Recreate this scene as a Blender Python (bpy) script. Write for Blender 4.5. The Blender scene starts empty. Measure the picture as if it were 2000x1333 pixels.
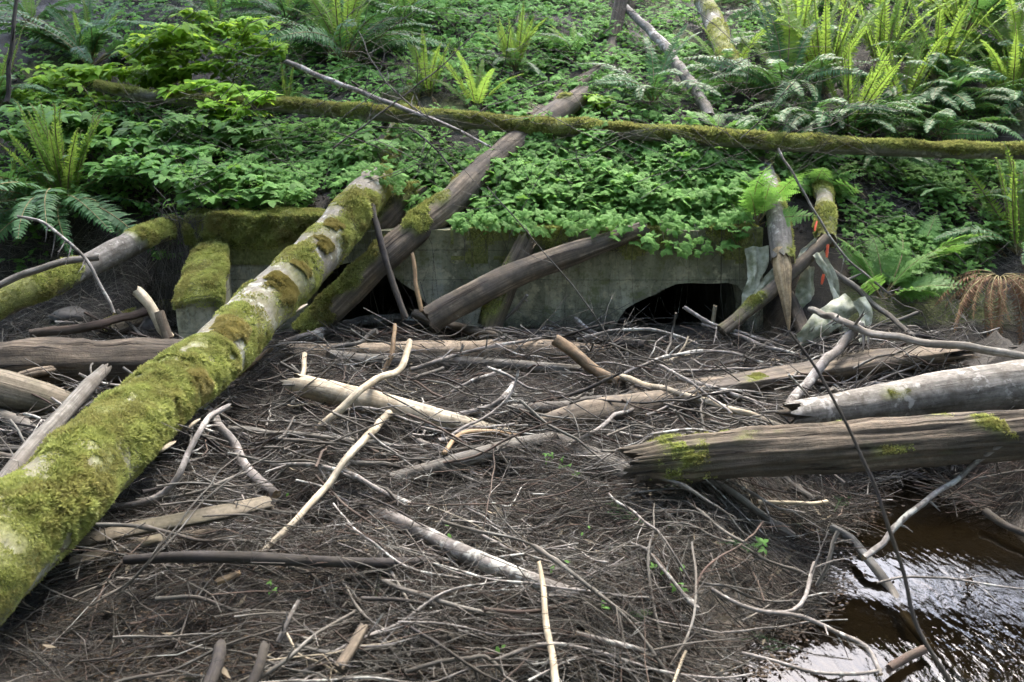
import bpy, math, random
import numpy as np
from mathutils import Vector, noise
from mathutils.geometry import tessellate_polygon

S = bpy.context.scene
COL = S.collection
R = math.radians
rng = random.Random(7)
nr = np.random.default_rng(11)

# ------------------------------------------------------------------ camera, sky, sun, exposure
CAMZ, PITCH, FPX = 1.6, R(15), 1556.0
cam_d = bpy.data.cameras.new('camera')
cam = bpy.data.objects.new('camera', cam_d)
COL.objects.link(cam)
cam.location = (0, 0, CAMZ)
cam.rotation_euler = (R(90) - PITCH, 0, 0)
cam_d.sensor_width = 36
cam_d.lens = 36 * FPX / 2000
cam_d.clip_start = 0.05
cam_d.clip_end = 500
cam_d.dof.use_dof = True
cam_d.dof.focus_distance = 4.6
cam_d.dof.aperture_fstop = 3.2
S.camera = cam

SUN_EL, SUN_AZ = R(58), R(12)          # azimuth clockwise from +Y: the light comes from above, behind the slope
w = bpy.data.worlds.new('World')
S.world = w
w.use_nodes = True
wn = w.node_tree
bg = wn.nodes['Background']
sky = wn.nodes.new('ShaderNodeTexSky')
sky.sky_type = 'NISHITA'
sky.sun_disc = False
sky.sun_elevation = SUN_EL
sky.sun_rotation = SUN_AZ
sky.air_density = 1.0
sky.dust_density = 4.0
sky.ozone_density = 1.0
wn.links.new(sky.outputs[0], bg.inputs['Color'])
bg.inputs['Strength'].default_value = 0.15
sun_d = bpy.data.lights.new('sun', 'SUN')
sun_d.energy = 0.6
sun_d.angle = R(40)
sun_d.color = (1.0, 0.97, 0.9)
sun = bpy.data.objects.new('sun', sun_d)
COL.objects.link(sun)
sd = Vector((math.sin(SUN_AZ) * math.cos(SUN_EL), math.cos(SUN_AZ) * math.cos(SUN_EL), math.sin(SUN_EL)))
sun.rotation_euler = sd.to_track_quat('Z', 'Y').to_euler()
sun.location = sd * 30
S.view_settings.view_transform = 'Standard'
S.view_settings.look = 'None'
S.view_settings.exposure = 3.35
S.view_settings.gamma = 1.0
S.cycles.max_bounces = 8
S.cycles.transparent_max_bounces = 12
S.cycles.use_adaptive_sampling = True
S.cycles.adaptive_threshold = 0.02
S.cycles.use_denoising = True
S.cycles.sample_clamp_indirect = 6.0

# ------------------------------------------------------------------ small helpers
def sstep(a, b, x):
    t = min(1.0, max(0.0, (x - a) / (b - a)))
    return t * t * (3 - 2 * t)

def lerp(a, b, t):
    return a + (b - a) * t

def nz(x, y, z=0.0):
    return noise.noise(Vector((x, y, z)))

CT, ST = math.cos(PITCH), math.sin(PITCH)
def rayd(px, py):
    u = (px - 1000) / FPX
    v = (666.5 - py) / FPX
    return Vector((u, CT + v * ST, -ST + v * CT))

def D(px, py, d):
    """the place seen at pixel px, py at d metres of depth"""
    return Vector((0, 0, CAMZ)) + rayd(px, py) * d

def onz(px, py, z):
    r = rayd(px, py)
    t = (z - CAMZ) / r.z
    return Vector((0, 0, CAMZ)) + r * t

def tag(o, label=None, cat=None, group=None, kind=None):
    if label: o['label'] = label
    if cat: o['category'] = cat
    if group: o['group'] = group
    if kind: o['kind'] = kind
    return o

# ------------------------------------------------------------------ terrain
WATER = -0.20
WPOLY = [onz(px, py, WATER) for px, py in
         [(1395, 1420), (1455, 1345), (1530, 1255), (1592, 1165), (1602, 1085), (1660, 1010), (1700, 960),
          (1760, 925), (1850, 925), (1900, 985), (2010, 1062), (2300, 1200), (2500, 1500), (2300, 1900), (1600, 1900)]]
WPOLY = [(p.x, p.y) for p in WPOLY]

def water_sd(x, y):
    ins = False
    best = 1e9
    n = len(WPOLY)
    for i in range(n):
        x1, y1 = WPOLY[i]
        x2, y2 = WPOLY[(i + 1) % n]
        if (y1 > y) != (y2 > y) and x < (x2 - x1) * (y - y1) / (y2 - y1) + x1:
            ins = not ins
        dx, dy = x2 - x1, y2 - y1
        t = max(0, min(1, ((x - x1) * dx + (y - y1) * dy) / (dx * dx + dy * dy)))
        q = (x - x1 - t * dx) ** 2 + (y - y1 - t * dy) ** 2
        best = min(best, q)
    b = math.sqrt(best)
    return -b if ins else b

WALL_Y0, WALL_Y1 = 6.10, 6.42
def Hs(x, y):
    low = 0.06 * nz(x * 1.1, y * 1.1, 3.1) + 0.05 * nz(x * 3.1, y * 3.1, 1.7) + 0.02 * nz(x * 9, y * 9, 5)
    low += (0.13 * max(0.0, nz(x * 1.7 + 4, y * 2.3, 6)) + 0.05 * nz(x * 4.5, y * 5.5, 2)) * sstep(2.6, 3.4, y) * sstep(6.1, 5.4, y)
    low += 0.04 * sstep(4.9, 5.9, y) - 0.06 * sstep(2.6, 1.9, y)
    low += 0.10 * sstep(-1.6, -3.2, x) * sstep(5.5, 4.0, y)
    if 0.2 < x < 7 and -2 < y < 5:
        s = water_sd(x, y)
        if s < 0:
            low = WATER - 0.02 - min(0.14, -s * 0.22) + 0.03 * nz(x * 4, y * 4, 8) + 0.012 * nz(x * 17, y * 17, 2)
        else:
            t = sstep(0.0, 0.55, s)
            low = lerp(WATER - 0.015, low, t)
            if x > 2.0 and y > 2.6:                                   # raised earth bank right of the stream
                low += (0.22 + 0.12 * nz(x * 5, y * 5, 6) + 0.06 * nz(x * 14, y * 14, 6)) * sstep(0.0, 0.3, s) * sstep(1.9, 2.4, x)
    if y > 4.5:
        yy = max(0.0, y - 6.3)
        hill = 0.86 + 0.52 * yy - 0.006 * yy * yy
        if y > 25:
            hill = 0.86 + 0.52 * 18.7 - 0.006 * 18.7 ** 2 + (y - 25) * 0.25
        hill += (0.16 * nz(x * 0.6, y * 0.6, 9) + 0.09 * nz(x * 1.7, y * 1.7, 4) + 0.03 * nz(x * 5, y * 5, 4)) * sstep(6.3, 7.2, y)
        wl = sstep(-3.0, -2.65, x) * (1 - sstep(1.95, 2.3, x))
        f0 = sstep(5.3, 7.1, y) if x < 0 else sstep(5.0, 6.9, y)
        f1 = sstep(6.22, 6.28, y)
        f = lerp(f0, f1, wl)
        low = lerp(low, hill, f)
    return low

GX0, GX1, GY0, GY1, GS = -8.0, 8.0, 0.0, 16.0, 0.05
gx = np.arange(GX0, GX1 + 1e-6, GS)
gy = np.arange(GY0, GY1 + 1e-6, GS)
xs = np.concatenate([np.linspace(-60, GX0, 24)[:-1], gx, np.linspace(GX1, 60, 24)[1:]])
ys = np.concatenate([np.linspace(-40, GY0, 20)[:-1], gy, np.linspace(GY1, 70, 26)[1:]])
ZZ = np.array([[Hs(float(x), float(y)) for x in xs] for y in ys])
ix0 = int(np.argmin(np.abs(xs - GX0)))
iy0 = int(np.argmin(np.abs(ys - GY0)))
GZ = ZZ[iy0:iy0 + len(gy), ix0:ix0 + len(gx)].copy()

def Hv(x, y):
    fx = np.clip((np.asarray(x) - GX0) / GS, 0, len(gx) - 1.001)
    fy = np.clip((np.asarray(y) - GY0) / GS, 0, len(gy) - 1.001)
    i = fx.astype(int); j = fy.astype(int)
    a = fx - i; b = fy - j
    return (GZ[j, i] * (1 - a) * (1 - b) + GZ[j, i + 1] * a * (1 - b) + GZ[j + 1, i] * (1 - a) * b + GZ[j + 1, i + 1] * a * b)

def H(x, y):
    return float(Hv(x, y))

TS = np.concatenate([np.arange(1.2, 7.0, 0.02), np.arange(7.0, 20, 0.05)])
def T(px, py, lift=0.0):
    """where the ray through pixel px, py meets the ground, raised by lift"""
    r = rayd(px, py)
    X = r.x * TS; Y = r.y * TS; Z = CAMZ + r.z * TS
    hit = np.nonzero(Z < Hv(X, Y) + lift)[0]
    t = TS[hit[0]] if len(hit) else 14.0
    return Vector((0, 0, CAMZ)) + r * float(t)

def Tmany(px, py):
    px = np.asarray(px, float); py = np.asarray(py, float)
    u = (px - 1000) / FPX; v = (666.5 - py) / FPX
    dy = CT + v * ST; dz = -ST + v * CT
    t = np.full(len(px), 14.0); done = np.zeros(len(px), bool)
    for s in TS:
        m = (~done) & (CAMZ + dz * s < Hv(u * s, dy * s))
        t[m] = s; done |= m
    return np.stack([u * t, dy * t, CAMZ + dz * t], 1), t

# ------------------------------------------------------------------ mesh collecting
class Geo:
    def __init__(s):
        s.V = []; s.n = 0; s.F = []; s.L = []; s.UV = []; s.A = {'moss': [], 'tint': []}; s.MI = []
    def add(s, V, F, uv=None, moss=0.0, tint=0.0, mi=0):
        """F: int array (m,k); uv: (m,k,2)"""
        V = np.asarray(V, np.float32); F = np.asarray(F, np.int32)
        if len(V) == 0 or len(F) == 0: return
        s.V.append(V); m, k = F.shape
        s.L.append((F + s.n).ravel()); s.F.append(np.full(m, k, np.int32))
        s.UV.append((np.zeros((m * k, 2), np.float32) if uv is None else np.asarray(uv, np.float32).reshape(-1, 2)))
        s.MI.append(np.full(m, mi, np.int32))
        for key, val in (('moss', moss), ('tint', tint)):
            s.A[key].append(np.broadcast_to(np.asarray(val, np.float32), (len(V),)).copy())
        s.n += len(V)
    def mesh(s, name, mats, smooth=True):
        me = bpy.data.meshes.new(name)
        V = np.concatenate(s.V); L = np.concatenate(s.L); C = np.concatenate(s.F); UV = np.concatenate(s.UV)
        me.vertices.add(len(V)); me.vertices.foreach_set('co', V.ravel())
        me.loops.add(len(L)); me.loops.foreach_set('vertex_index', L)
        st = np.concatenate([[0], np.cumsum(C)[:-1]]).astype(np.int32)
        me.polygons.add(len(C)); me.polygons.foreach_set('loop_start', st)
        me.polygons.foreach_set('material_index', np.concatenate(s.MI))
        me.polygons.foreach_set('use_smooth', np.full(len(C), smooth))
        ul = me.uv_layers.new(name='UVMap'); ul.data.foreach_set('uv', UV.ravel())
        for k in s.A:
            at = me.attributes.new(k, 'FLOAT', 'POINT'); at.data.foreach_set('value', np.concatenate(s.A[k]))
        for m in (mats if isinstance(mats, (list, tuple)) else [mats]):
            me.materials.append(m)
        me.update(calc_edges=True)
        me.validate()
        return me
    def build(s, name, mats, parent=None, smooth=True):
        o = bpy.data.objects.new(name, s.mesh(name, mats, smooth))
        COL.objects.link(o)
        if parent: o.parent = parent
        return o

def empty(name, loc):
    o = bpy.data.objects.new(name, None); COL.objects.link(o); o.location = loc; o.empty_display_size = 0.1
    return o

def smooth_path(pts, rads, seg=0.05, wig=0.0, seed=0.0, nmax=90):
    P = [Vector(p) for p in pts]
    n = len(P)
    if n == 2:
        m = (P[0] + P[1]) * 0.5
        P = [P[0], m, P[1]]; rads = [rads[0], (rads[0] + rads[-1]) * 0.5, rads[-1]]; n = 3
    if len(rads) == 2 and n > 2:
        rads = [lerp(rads[0], rads[1], i / (n - 1)) for i in range(n)]
    out = []; ro = []
    total = sum((P[i + 1] - P[i]).length for i in range(n - 1))
    seg = max(seg, total / nmax)
    for i in range(n - 1):
        p0 = P[i - 1] if i > 0 else P[i] * 2 - P[i + 1]
        p1, p2 = P[i], P[i + 1]
        p3 = P[i + 2] if i + 2 < n else P[i + 1] * 2 - P[i]
        k = max(2, int((p2 - p1).length / seg))
        for j in range(k):
            t = j / k
            q = 0.5 * ((2 * p1) + (p2 - p0) * t + (2 * p0 - 5 * p1 + 4 * p2 - p3) * t * t + (3 * p1 - p0 - 3 * p2 + p3) * t ** 3)
            out.append(q); ro.append(lerp(rads[i], rads[i + 1], t))
    out.append(P[-1].copy()); ro.append(rads[-1])
    if wig:
        for i, q in enumerate(out):
            f = 6.0 if total < 2 else 3.0
            a = i * seg * f
            q += Vector((nz(a, seed, 1), nz(a, seed, 5), nz(a, seed, 9))) * wig
    return out, ro

CIRC = {}
def section(n, kind='round'):
    key = (n, kind)
    if key not in CIRC:
        a = np.linspace(0, 2 * math.pi, n, endpoint=False)
        c = np.stack([np.cos(a), np.sin(a)], 1)
        if kind == 'plank':                                        # wide flat board
            e = 0.35
            c = np.stack([np.sign(c[:, 0]) * np.abs(c[:, 0]) ** e, 0.32 * np.sign(c[:, 1]) * np.abs(c[:, 1]) ** e], 1)
        if kind == 'half':                                         # split log, flat on top
            c = np.stack([c[:, 0], np.minimum(c[:, 1], 0.25)], 1)
        CIRC[key] = c
    return CIRC[key]

def tube(pts, rads, sides=8, rough=0.0, ridge=0.0, kind='round', jag=(0, 0), seed=None, point=(False, False), roll=0.0, cap=True, freq=7.0, ridgek=1.6):
    """a tapered bent tube: V, quads, uv, extra cap tris; also ring index helpers"""
    if seed is None: seed = rng.random() * 100
    n = len(pts)
    sec = section(sides, kind)
    P = np.array([tuple(p) for p in pts])
    Tn = np.gradient(P, axis=0); Tn /= np.linalg.norm(Tn, axis=1, keepdims=True) + 1e-9
    up = np.array([0, 0, 1.0]) if abs(Tn[0][2]) < 0.85 else np.array([0, 1.0, 0.0])
    N = up - Tn[0] * np.dot(up, Tn[0]); N /= np.linalg.norm(N)
    V = np.zeros((n, sides, 3)); UV = np.zeros((n, sides + 1, 2)); Nrm = np.zeros((n, sides, 3))
    ln = np.concatenate([[0], np.cumsum(np.linalg.norm(np.diff(P, axis=0), axis=1))])
    cr, sr = math.cos(roll), math.sin(roll)
    uo = seed * 1.37
    for i in range(n):
        N = N - Tn[i] * np.dot(N, Tn[i]); N /= np.linalg.norm(N) + 1e-9
        B = np.cross(Tn[i], N)
        n2 = N * cr + B * sr; b2 = B * cr - N * sr
        r = rads[i]
        dirs = sec[:, :1] * b2[None] + sec[:, 1:] * n2[None]
        rr = np.full(sides, r)
        if rough or ridge:
            for j in range(sides):
                d = dirs[j]
                k = 0.0
                if rough:
                    q = P[i] * freq + d * 1.2
                    k += rough * (noise.noise(Vector((q[0], q[1], q[2] + seed))) + 0.5 * noise.noise(Vector((q[0] * 2.3, q[1] * 2.3, q[2] * 2.3 + seed))))
                if ridge:
                    k += ridge * noise.noise(Vector((sec[j, 0] * ridgek * 2.2 + seed, sec[j, 1] * ridgek * 2.2, ln[i] * 1.5)))
                rr[j] = r * (1 + k)
        V[i] = P[i] + dirs * rr[:, None]
        Nrm[i] = dirs
        UV[i, :, 0] = ln[i] + uo
        UV[i, :, 1] = np.linspace(0, 2 * math.pi * max(rads), sides + 1) + seed
    for e, (jg, ring, sgn) in enumerate(((jag[0], 0, -1), (jag[1], n - 1, 1))):
        if jg:
            for j in range(sides):
                q = noise.noise(Vector((sec[j, 0] * 2.5 + seed, sec[j, 1] * 2.5, seed + e * 7))) + 0.6 * noise.noise(Vector((sec[j, 0] * 7 + seed, sec[j, 1] * 7, e * 9)))
                V[ring, j] += Tn[ring] * sgn * jg * (q + 0.15)
    quads = []; quv = []
    for i in range(n - 1):
        for j in range(sides):
            k = (j + 1) % sides
            quads.append((i * sides + j, i * sides + k, (i + 1) * sides + k, (i + 1) * sides + j))
            quv.append((UV[i, j], UV[i, j + 1], UV[i + 1, j + 1], UV[i + 1, j]))
    VV = V.reshape(-1, 3)
    tris = []; tuv = []
    if cap:
        for ring, flip, pt in ((0, True, point[0]), (n - 1, False, point[1])):
            c = V[ring].mean(0) + Tn[ring] * (-1 if ring == 0 else 1) * (rads[ring] * 2.5 if pt else -0.15 * jag[0 if ring == 0 else 1])
            ci = len(VV); VV = np.concatenate([VV, c[None]])
            for j in range(sides):
                k = (j + 1) % sides
                a, b = ring * sides + j, ring * sides + k
                tris.append((b, a, ci) if flip else (a, b, ci))
                tuv.append(((uo, seed), (uo + 0.01, seed + 0.02), (uo + 0.02, seed + 0.05)))
    return VV, np.array(quads), np.array(quv), (np.array(tris) if tris else None), (np.array(tuv) if tris else None), V, Nrm

def put_tube(g, *a, moss=0.0, tint=0.0, capmi=0, **k):
    VV, q, uv, t, tuv, V, N = tube(*a, **k)
    if t is None:
        g.add(VV, q, uv, moss, tint)
    else:
        # quads and caps share vertices: add quads on all verts, caps as their own copy
        g.add(VV, q, uv, moss, tint)
        g.add(VV, t, tuv, moss, tint, mi=capmi)
    return V, N

def scatter(g, tv, tf, pos, rot, scl, tint=0.0, mi=0):
    """tv (n,3) template verts, tf (m,k) faces, pos (p,3), rot (p,3,3), scl (p,) or (p,3)"""
    pos = np.asarray(pos); p = len(pos)
    if p == 0: return
    scl = np.asarray(scl, float)
    tvs = tv[None] * (scl[:, None, None] if scl.ndim == 1 else scl[:, None, :])
    V = np.einsum('pij,pnj->pni', rot, tvs) + pos[:, None, :]
    n = len(tv)
    F = (np.asarray(tf)[None] + (np.arange(p) * n)[:, None, None]).reshape(-1, np.asarray(tf).shape[1])
    tn = np.repeat(np.broadcast_to(np.asarray(tint, float), (p,)), n)
    g.add(V.reshape(-1, 3), F, None, 0.0, tn, mi)

def frames(zdir, spin):
    """rotation matrices whose z column is zdir, spun about it"""
    z = zdir / (np.linalg.norm(zdir, axis=1, keepdims=True) + 1e-9)
    ref = np.where(np.abs(z[:, 2:3]) < 0.9, np.array([[0, 0, 1.0]]), np.array([[1.0, 0, 0]]))
    x = np.cross(ref, z); x /= np.linalg.norm(x, axis=1, keepdims=True) + 1e-9
    y = np.cross(z, x)
    c, s = np.cos(spin)[:, None], np.sin(spin)[:, None]
    return np.stack([x * c + y * s, y * c - x * s, z], 2)

# ------------------------------------------------------------------ materials
def newmat(name):
    m = bpy.data.materials.new(name); m.use_nodes = True
    nt = m.node_tree
    return m, nt, nt.nodes['Principled BSDF']

def nd(nt, typ, **kw):
    n = nt.nodes.new(typ)
    for k, v in kw.items():
        if k.startswith('in_'):
            n.inputs[k[3:].replace('_', ' ')].default_value = v
        else:
            setattr(n, k, v)
    return n

def ramp(nt, fac, stops):
    n = nt.nodes.new('ShaderNodeValToRGB')
    e = n.color_ramp.elements
    while len(e) < len(stops): e.new(0.5)
    for el, (p, c) in zip(e, stops):
        el.position = p; el.color = (*c, 1)
    nt.links.new(fac, n.inputs[0])
    return n.outputs[0]

def mixc(nt, fac, a, b, mode='MIX'):
    n = nt.nodes.new('ShaderNodeMix'); n.data_type = 'RGBA'; n.blend_type = mode
    for sock, v in ((n.inputs['Factor'], fac), (n.inputs['A'], a), (n.inputs['B'], b)):
        if hasattr(v, 'links'): nt.links.new(v, sock)
        elif isinstance(v, tuple): sock.default_value = (*v, 1)
        else: sock.default_value = v
    # colour sockets of the mix node
    for nm, v in (('A', a), ('B', b)):
        s = [i for i in n.inputs if i.name == nm and i.type == 'RGBA'][0]
        if hasattr(v, 'links'): nt.links.new(v, s)
        elif isinstance(v, tuple): s.default_value = (*v, 1)
    return [o for o in n.outputs if o.type == 'RGBA'][0]

def mth(nt, op, a, b=0.5, clamp=False):
    n = nt.nodes.new('ShaderNodeMath'); n.operation = op; n.use_clamp = clamp
    for i, v in enumerate((a, b)):
        if hasattr(v, 'links'): nt.links.new(v, n.inputs[i])
        else: n.inputs[i].default_value = v
    return n.outputs[0]

def noisen(nt, vec, scale, detail=4, rough=0.6):
    n = nd(nt, 'ShaderNodeTexNoise', in_Scale=scale, in_Detail=detail, in_Roughness=rough)
    if vec is not None: nt.links.new(vec, n.inputs['Vector'])
    return n.outputs[0]

def mapped(nt, src, sc):
    n = nt.nodes.new('ShaderNodeMapping'); n.inputs['Scale'].default_value = sc
    nt.links.new(src, n.inputs['Vector'])
    return n.outputs[0]

def value_var(nt, col, lo, hi):
    oi = nt.nodes.new('ShaderNodeObjectInfo')
    mr = nt.nodes.new('ShaderNodeMapRange'); mr.inputs['To Min'].default_value = lo; mr.inputs['To Max'].default_value = hi
    nt.links.new(oi.outputs['Random'], mr.inputs[0])
    at = nd(nt, 'ShaderNodeAttribute', attribute_name='tint')
    k = mth(nt, 'ADD', mr.outputs[0], at.outputs['Fac'])
    hs = nt.nodes.new('ShaderNodeHueSaturation')
    nt.links.new(k, hs.inputs['Value']); nt.links.new(col, hs.inputs['Color'])
    return hs.outputs[0]

def wood(name, dark, mid, light, blotch=None, blotch_amt=0.5, stretch=(4, 60), rough=0.85, bump=0.5, lichen=None, lichen_at=0.6, var=(0.8, 1.2), moss=True, spec=0.25, bscale=5.0, dist=0.004, crack=0.0, dirt=0.6):
    m, nt, b = newmat(name)
    tc = nt.nodes.new('ShaderNodeTexCoord')
    uv = mapped(nt, tc.outputs['UV'], (stretch[0], stretch[1], 1))
    ob = tc.outputs['Object']
    g1 = noisen(nt, uv, 1.0, 6, 0.65)
    col = ramp(nt, g1, [(0.28, dark), (0.5, mid), (0.72, light)])
    if blotch:
        bl = noisen(nt, ob, bscale, 5, 0.6)
        bm = ramp(nt, bl, [(0.45, (0, 0, 0)), (0.6, (1, 1, 1))])
        col = mixc(nt, mth(nt, 'MULTIPLY', bm, blotch_amt), col, blotch)
    d1 = noisen(nt, ob, 7.0, 6, 0.7); d2 = noisen(nt, ob, 38.0, 4, 0.7)
    dk = mth(nt, 'MULTIPLY', ramp(nt, mth(nt, 'ADD', mth(nt, 'MULTIPLY', d1, 0.65), mth(nt, 'MULTIPLY', d2, 0.35)), [(0.42, (1, 1, 1)), (0.58, (0, 0, 0))]), dirt)
    col = mixc(nt, dk, col, (0.045, 0.040, 0.029))
    if lichen:
        ln = noisen(nt, ob, 22, 4, 0.6)
        l2 = noisen(nt, ob, 4, 2, 0.5)
        lm = ramp(nt, mth(nt, 'ADD', mth(nt, 'MULTIPLY', ln, 0.6), mth(nt, 'MULTIPLY', l2, 0.45)), [(lichen_at - 0.06, (0, 0, 0)), (lichen_at, (1, 1, 1))])
        col = mixc(nt, lm, col, lichen)
    ck = None
    if crack:
        cu = mapped(nt, tc.outputs['UV'], (stretch[0] * 0.55, stretch[1] * 0.45, 1))
        cn = noisen(nt, cu, 1.0, 5, 0.7)
        ck = ramp(nt, cn, [(0.36, (1, 1, 1)), (0.43, (0, 0, 0))])
        col = mixc(nt, mth(nt, 'MULTIPLY', ck, min(1.0, crack)), col, tuple(c * 0.25 for c in dark))
    col = value_var(nt, col, *var)
    if moss:
        at = nd(nt, 'ShaderNodeAttribute', attribute_name='moss')
        mn = noisen(nt, ob, 40, 4, 0.7)
        mc = ramp(nt, mn, [(0.3, (0.06, 0.068, 0.02)), (0.5, (0.13, 0.14, 0.045)), (0.75, (0.22, 0.23, 0.09))])
        col = mixc(nt, at.outputs['Fac'], col, mc)
    nt.links.new(col, b.inputs['Base Color'])
    b.inputs['Roughness'].default_value = rough
    b.inputs['Specular IOR Level'].default_value = spec
    bp = nd(nt, 'ShaderNodeBump', in_Strength=bump, in_Distance=dist)
    nb = noisen(nt, ob, 60, 4, 0.7)
    hgt = mth(nt, 'ADD', g1, mth(nt, 'MULTIPLY', nb, 0.5))
    if ck is not None: hgt = mth(nt, 'SUBTRACT', hgt, mth(nt, 'MULTIPLY', ck, 0.9))
    nt.links.new(hgt, bp.inputs['Height'])
    nt.links.new(bp.outputs[0], b.inputs['Normal'])
    return m

M = {}
M['grey'] = wood('weathered_grey_wood', (0.048, 0.045, 0.038), (0.138, 0.13, 0.112), (0.285, 0.272, 0.238), (0.09, 0.075, 0.06), 0.5, var=(0.75, 1.2), crack=0.5)
M['pale'] = wood('debarked_pale_wood', (0.22, 0.18, 0.12), (0.43, 0.375, 0.27), (0.60, 0.54, 0.42), (0.24, 0.18, 0.10), 0.5, dirt=0.5, crack=0.25, stretch=(2, 45), rough=0.7, bump=0.25, var=(0.85, 1.1))
M['twig'] = wood('dry_twig_bark', (0.026, 0.025, 0.021), (0.076, 0.074, 0.064), (0.215, 0.21, 0.19), (0.06, 0.045, 0.035), 0.5, var=(0.6, 1.25), stretch=(8, 60))
M['silver'] = wood('silvery_bark', (0.10, 0.092, 0.082), (0.24, 0.22, 0.20), (0.40, 0.38, 0.35), (0.07, 0.06, 0.05), 0.6, stretch=(10, 25), lichen=(0.36, 0.36, 0.32), lichen_at=0.62, var=(0.8, 1.1))
M['red'] = wood('reddish_twig_bark', (0.032, 0.022, 0.017), (0.082, 0.058, 0.045), (0.16, 0.122, 0.096), (0.05, 0.03, 0.025), 0.4, var=(0.7, 1.2))
M['black'] = wood('dark_wet_wood', (0.008, 0.007, 0.007), (0.022, 0.020, 0.020), (0.055, 0.05, 0.048), (0.10, 0.09, 0.08), 0.35, rough=0.8, spec=0.15, crack=0.5, var=(0.7, 1.3))
M['tan'] = wood('tan_stripped_wood', (0.10, 0.06, 0.03), (0.25, 0.17, 0.09), (0.38, 0.28, 0.17), (0.10, 0.06, 0.03), 0.45, stretch=(2, 40), rough=0.7, bump=0.3)
M['rot'] = wood('rotten_wood', (0.03, 0.022, 0.015), (0.10, 0.078, 0.055), (0.22, 0.18, 0.13), (0.04, 0.034, 0.026), 0.6, stretch=(2.2, 42), bump=1.0, dist=0.01, var=(0.85, 1.1), crack=0.9)
M['rotpale'] = wood('bleached_rotten_wood', (0.13, 0.095, 0.06), (0.33, 0.26, 0.18), (0.46, 0.39, 0.29), (0.16, 0.12, 0.08), 0.5, stretch=(1.5, 50), bump=0.8, dist=0.006, crack=0.8)
M['mossbark'] = wood('lichen_spotted_bark', (0.09, 0.08, 0.065), (0.18, 0.168, 0.14), (0.27, 0.258, 0.22), (0.13, 0.115, 0.065), 0.7, dirt=0.35, stretch=(22, 40), lichen=(0.34, 0.34, 0.29), lichen_at=0.62, bump=0.8, var=(1, 1), bscale=14)
M['smooth'] = wood('smooth_grey_bark', (0.10, 0.092, 0.08), (0.19, 0.178, 0.155), (0.26, 0.245, 0.215), (0.10, 0.088, 0.072), 0.6, stretch=(5, 50), lichen=(0.29, 0.28, 0.25), lichen_at=0.64, bump=0.6, var=(1, 1), bscale=16, crack=0.35)
M['plank'] = wood('old_grey_plank', (0.05, 0.042, 0.03), (0.16, 0.135, 0.095), (0.27, 0.235, 0.175), (0.07, 0.07, 0.04), 0.5, stretch=(1.2, 60), bump=0.8, dist=0.005, crack=0.8)
M['brownlog'] = wood('brown_weathered_log', (0.035, 0.026, 0.02), (0.14, 0.112, 0.080), (0.31, 0.26, 0.19), (0.055, 0.052, 0.05), 0.65, stretch=(1.4, 34), bump=0.7, dist=0.006, var=(0.95, 1.05), bscale=4, crack=0.75)
M['splint'] = wood('fresh_split_wood', (0.22, 0.14, 0.07), (0.46, 0.34, 0.19), (0.60, 0.48, 0.31), None, stretch=(1.5, 70), bump=0.6)

def leafmat(name, c1, c2, trans, rough=0.5, spec=0.4, var=(0.75, 1.25), tcol=None, tfac=0.35, patch=None):
    m, nt, b = newmat(name)
    tc = nt.nodes.new('ShaderNodeTexCoord')
    n1 = noisen(nt, tc.outputs['Object'], 6, 3, 0.6)
    col = ramp(nt, n1, [(0.35, c1), (0.65, c2)])
    if patch:
        n2 = noisen(nt, tc.outputs['Object'], 5, 5, 0.65)
        col = mixc(nt, mth(nt, 'MULTIPLY', ramp(nt, n2, [(0.47, (0, 0, 0)), (0.58, (1, 1, 1))]), 0.85), col, patch)
        n3 = noisen(nt, tc.outputs['Object'], 13, 4, 0.65)
        col = mixc(nt, mth(nt, 'MULTIPLY', ramp(nt, n3, [(0.34, (1, 1, 1)), (0.44, (0, 0, 0))]), 0.7), col, (0.10, 0.115, 0.03))
        col = mixc(nt, mth(nt, 'MULTIPLY', ramp(nt, n3, [(0.60, (0, 0, 0)), (0.68, (1, 1, 1))]), 0.6), col, (0.44, 0.45, 0.22))
    col = value_var(nt, col, *var)
    nt.links.new(col, b.inputs['Base Color'])
    b.inputs['Roughness'].default_value = rough
    b.inputs['Specular IOR Level'].default_value = spec
    tr = nt.nodes.new('ShaderNodeBsdfTranslucent')
    tcn = mixc(nt, 0.5, col, tcol or trans)
    nt.links.new(tcn, tr.inputs['Color'])
    mx = nt.nodes.new('ShaderNodeMixShader'); mx.inputs[0].default_value = tfac
    nt.links.new(b.outputs[0], mx.inputs[1]); nt.links.new(tr.outputs[0], mx.inputs[2])
    nt.links.new(mx.outputs[0], nt.nodes['Material Output'].inputs['Surface'])
    return m

M['cover'] = leafmat('ground_cover_leaf', (0.09, 0.20, 0.045), (0.15, 0.30, 0.075), (0.18, 0.36, 0.05), 0.68, 0.12, tfac=0.38)
M['lime'] = leafmat('fresh_shrub_leaf', (0.14, 0.28, 0.03), (0.20, 0.36, 0.045), (0.46, 0.62, 0.06), 0.62, 0.15, tfac=0.5)
M['shrub'] = leafmat('shrub_leaf', (0.065, 0.16, 0.036), (0.11, 0.235, 0.05), (0.22, 0.40, 0.06), 0.62, 0.18, tfac=0.4)
M['fernold'] = leafmat('evergreen_frond', (0.028, 0.08, 0.028), (0.055, 0.13, 0.045), (0.14, 0.30, 0.05), 0.55, 0.2, var=(0.7, 1.3), tfac=0.28)
M['fernnew'] = leafmat('young_frond', (0.085, 0.165, 0.03), (0.135, 0.235, 0.045), (0.34, 0.50, 0.07), 0.6, 0.15, tfac=0.45)
M['lady'] = leafmat('lady_fern_frond', (0.08, 0.19, 0.045), (0.13, 0.27, 0.06), (0.24, 0.46, 0.07), 0.55, 0.3, tfac=0.42)
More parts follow.
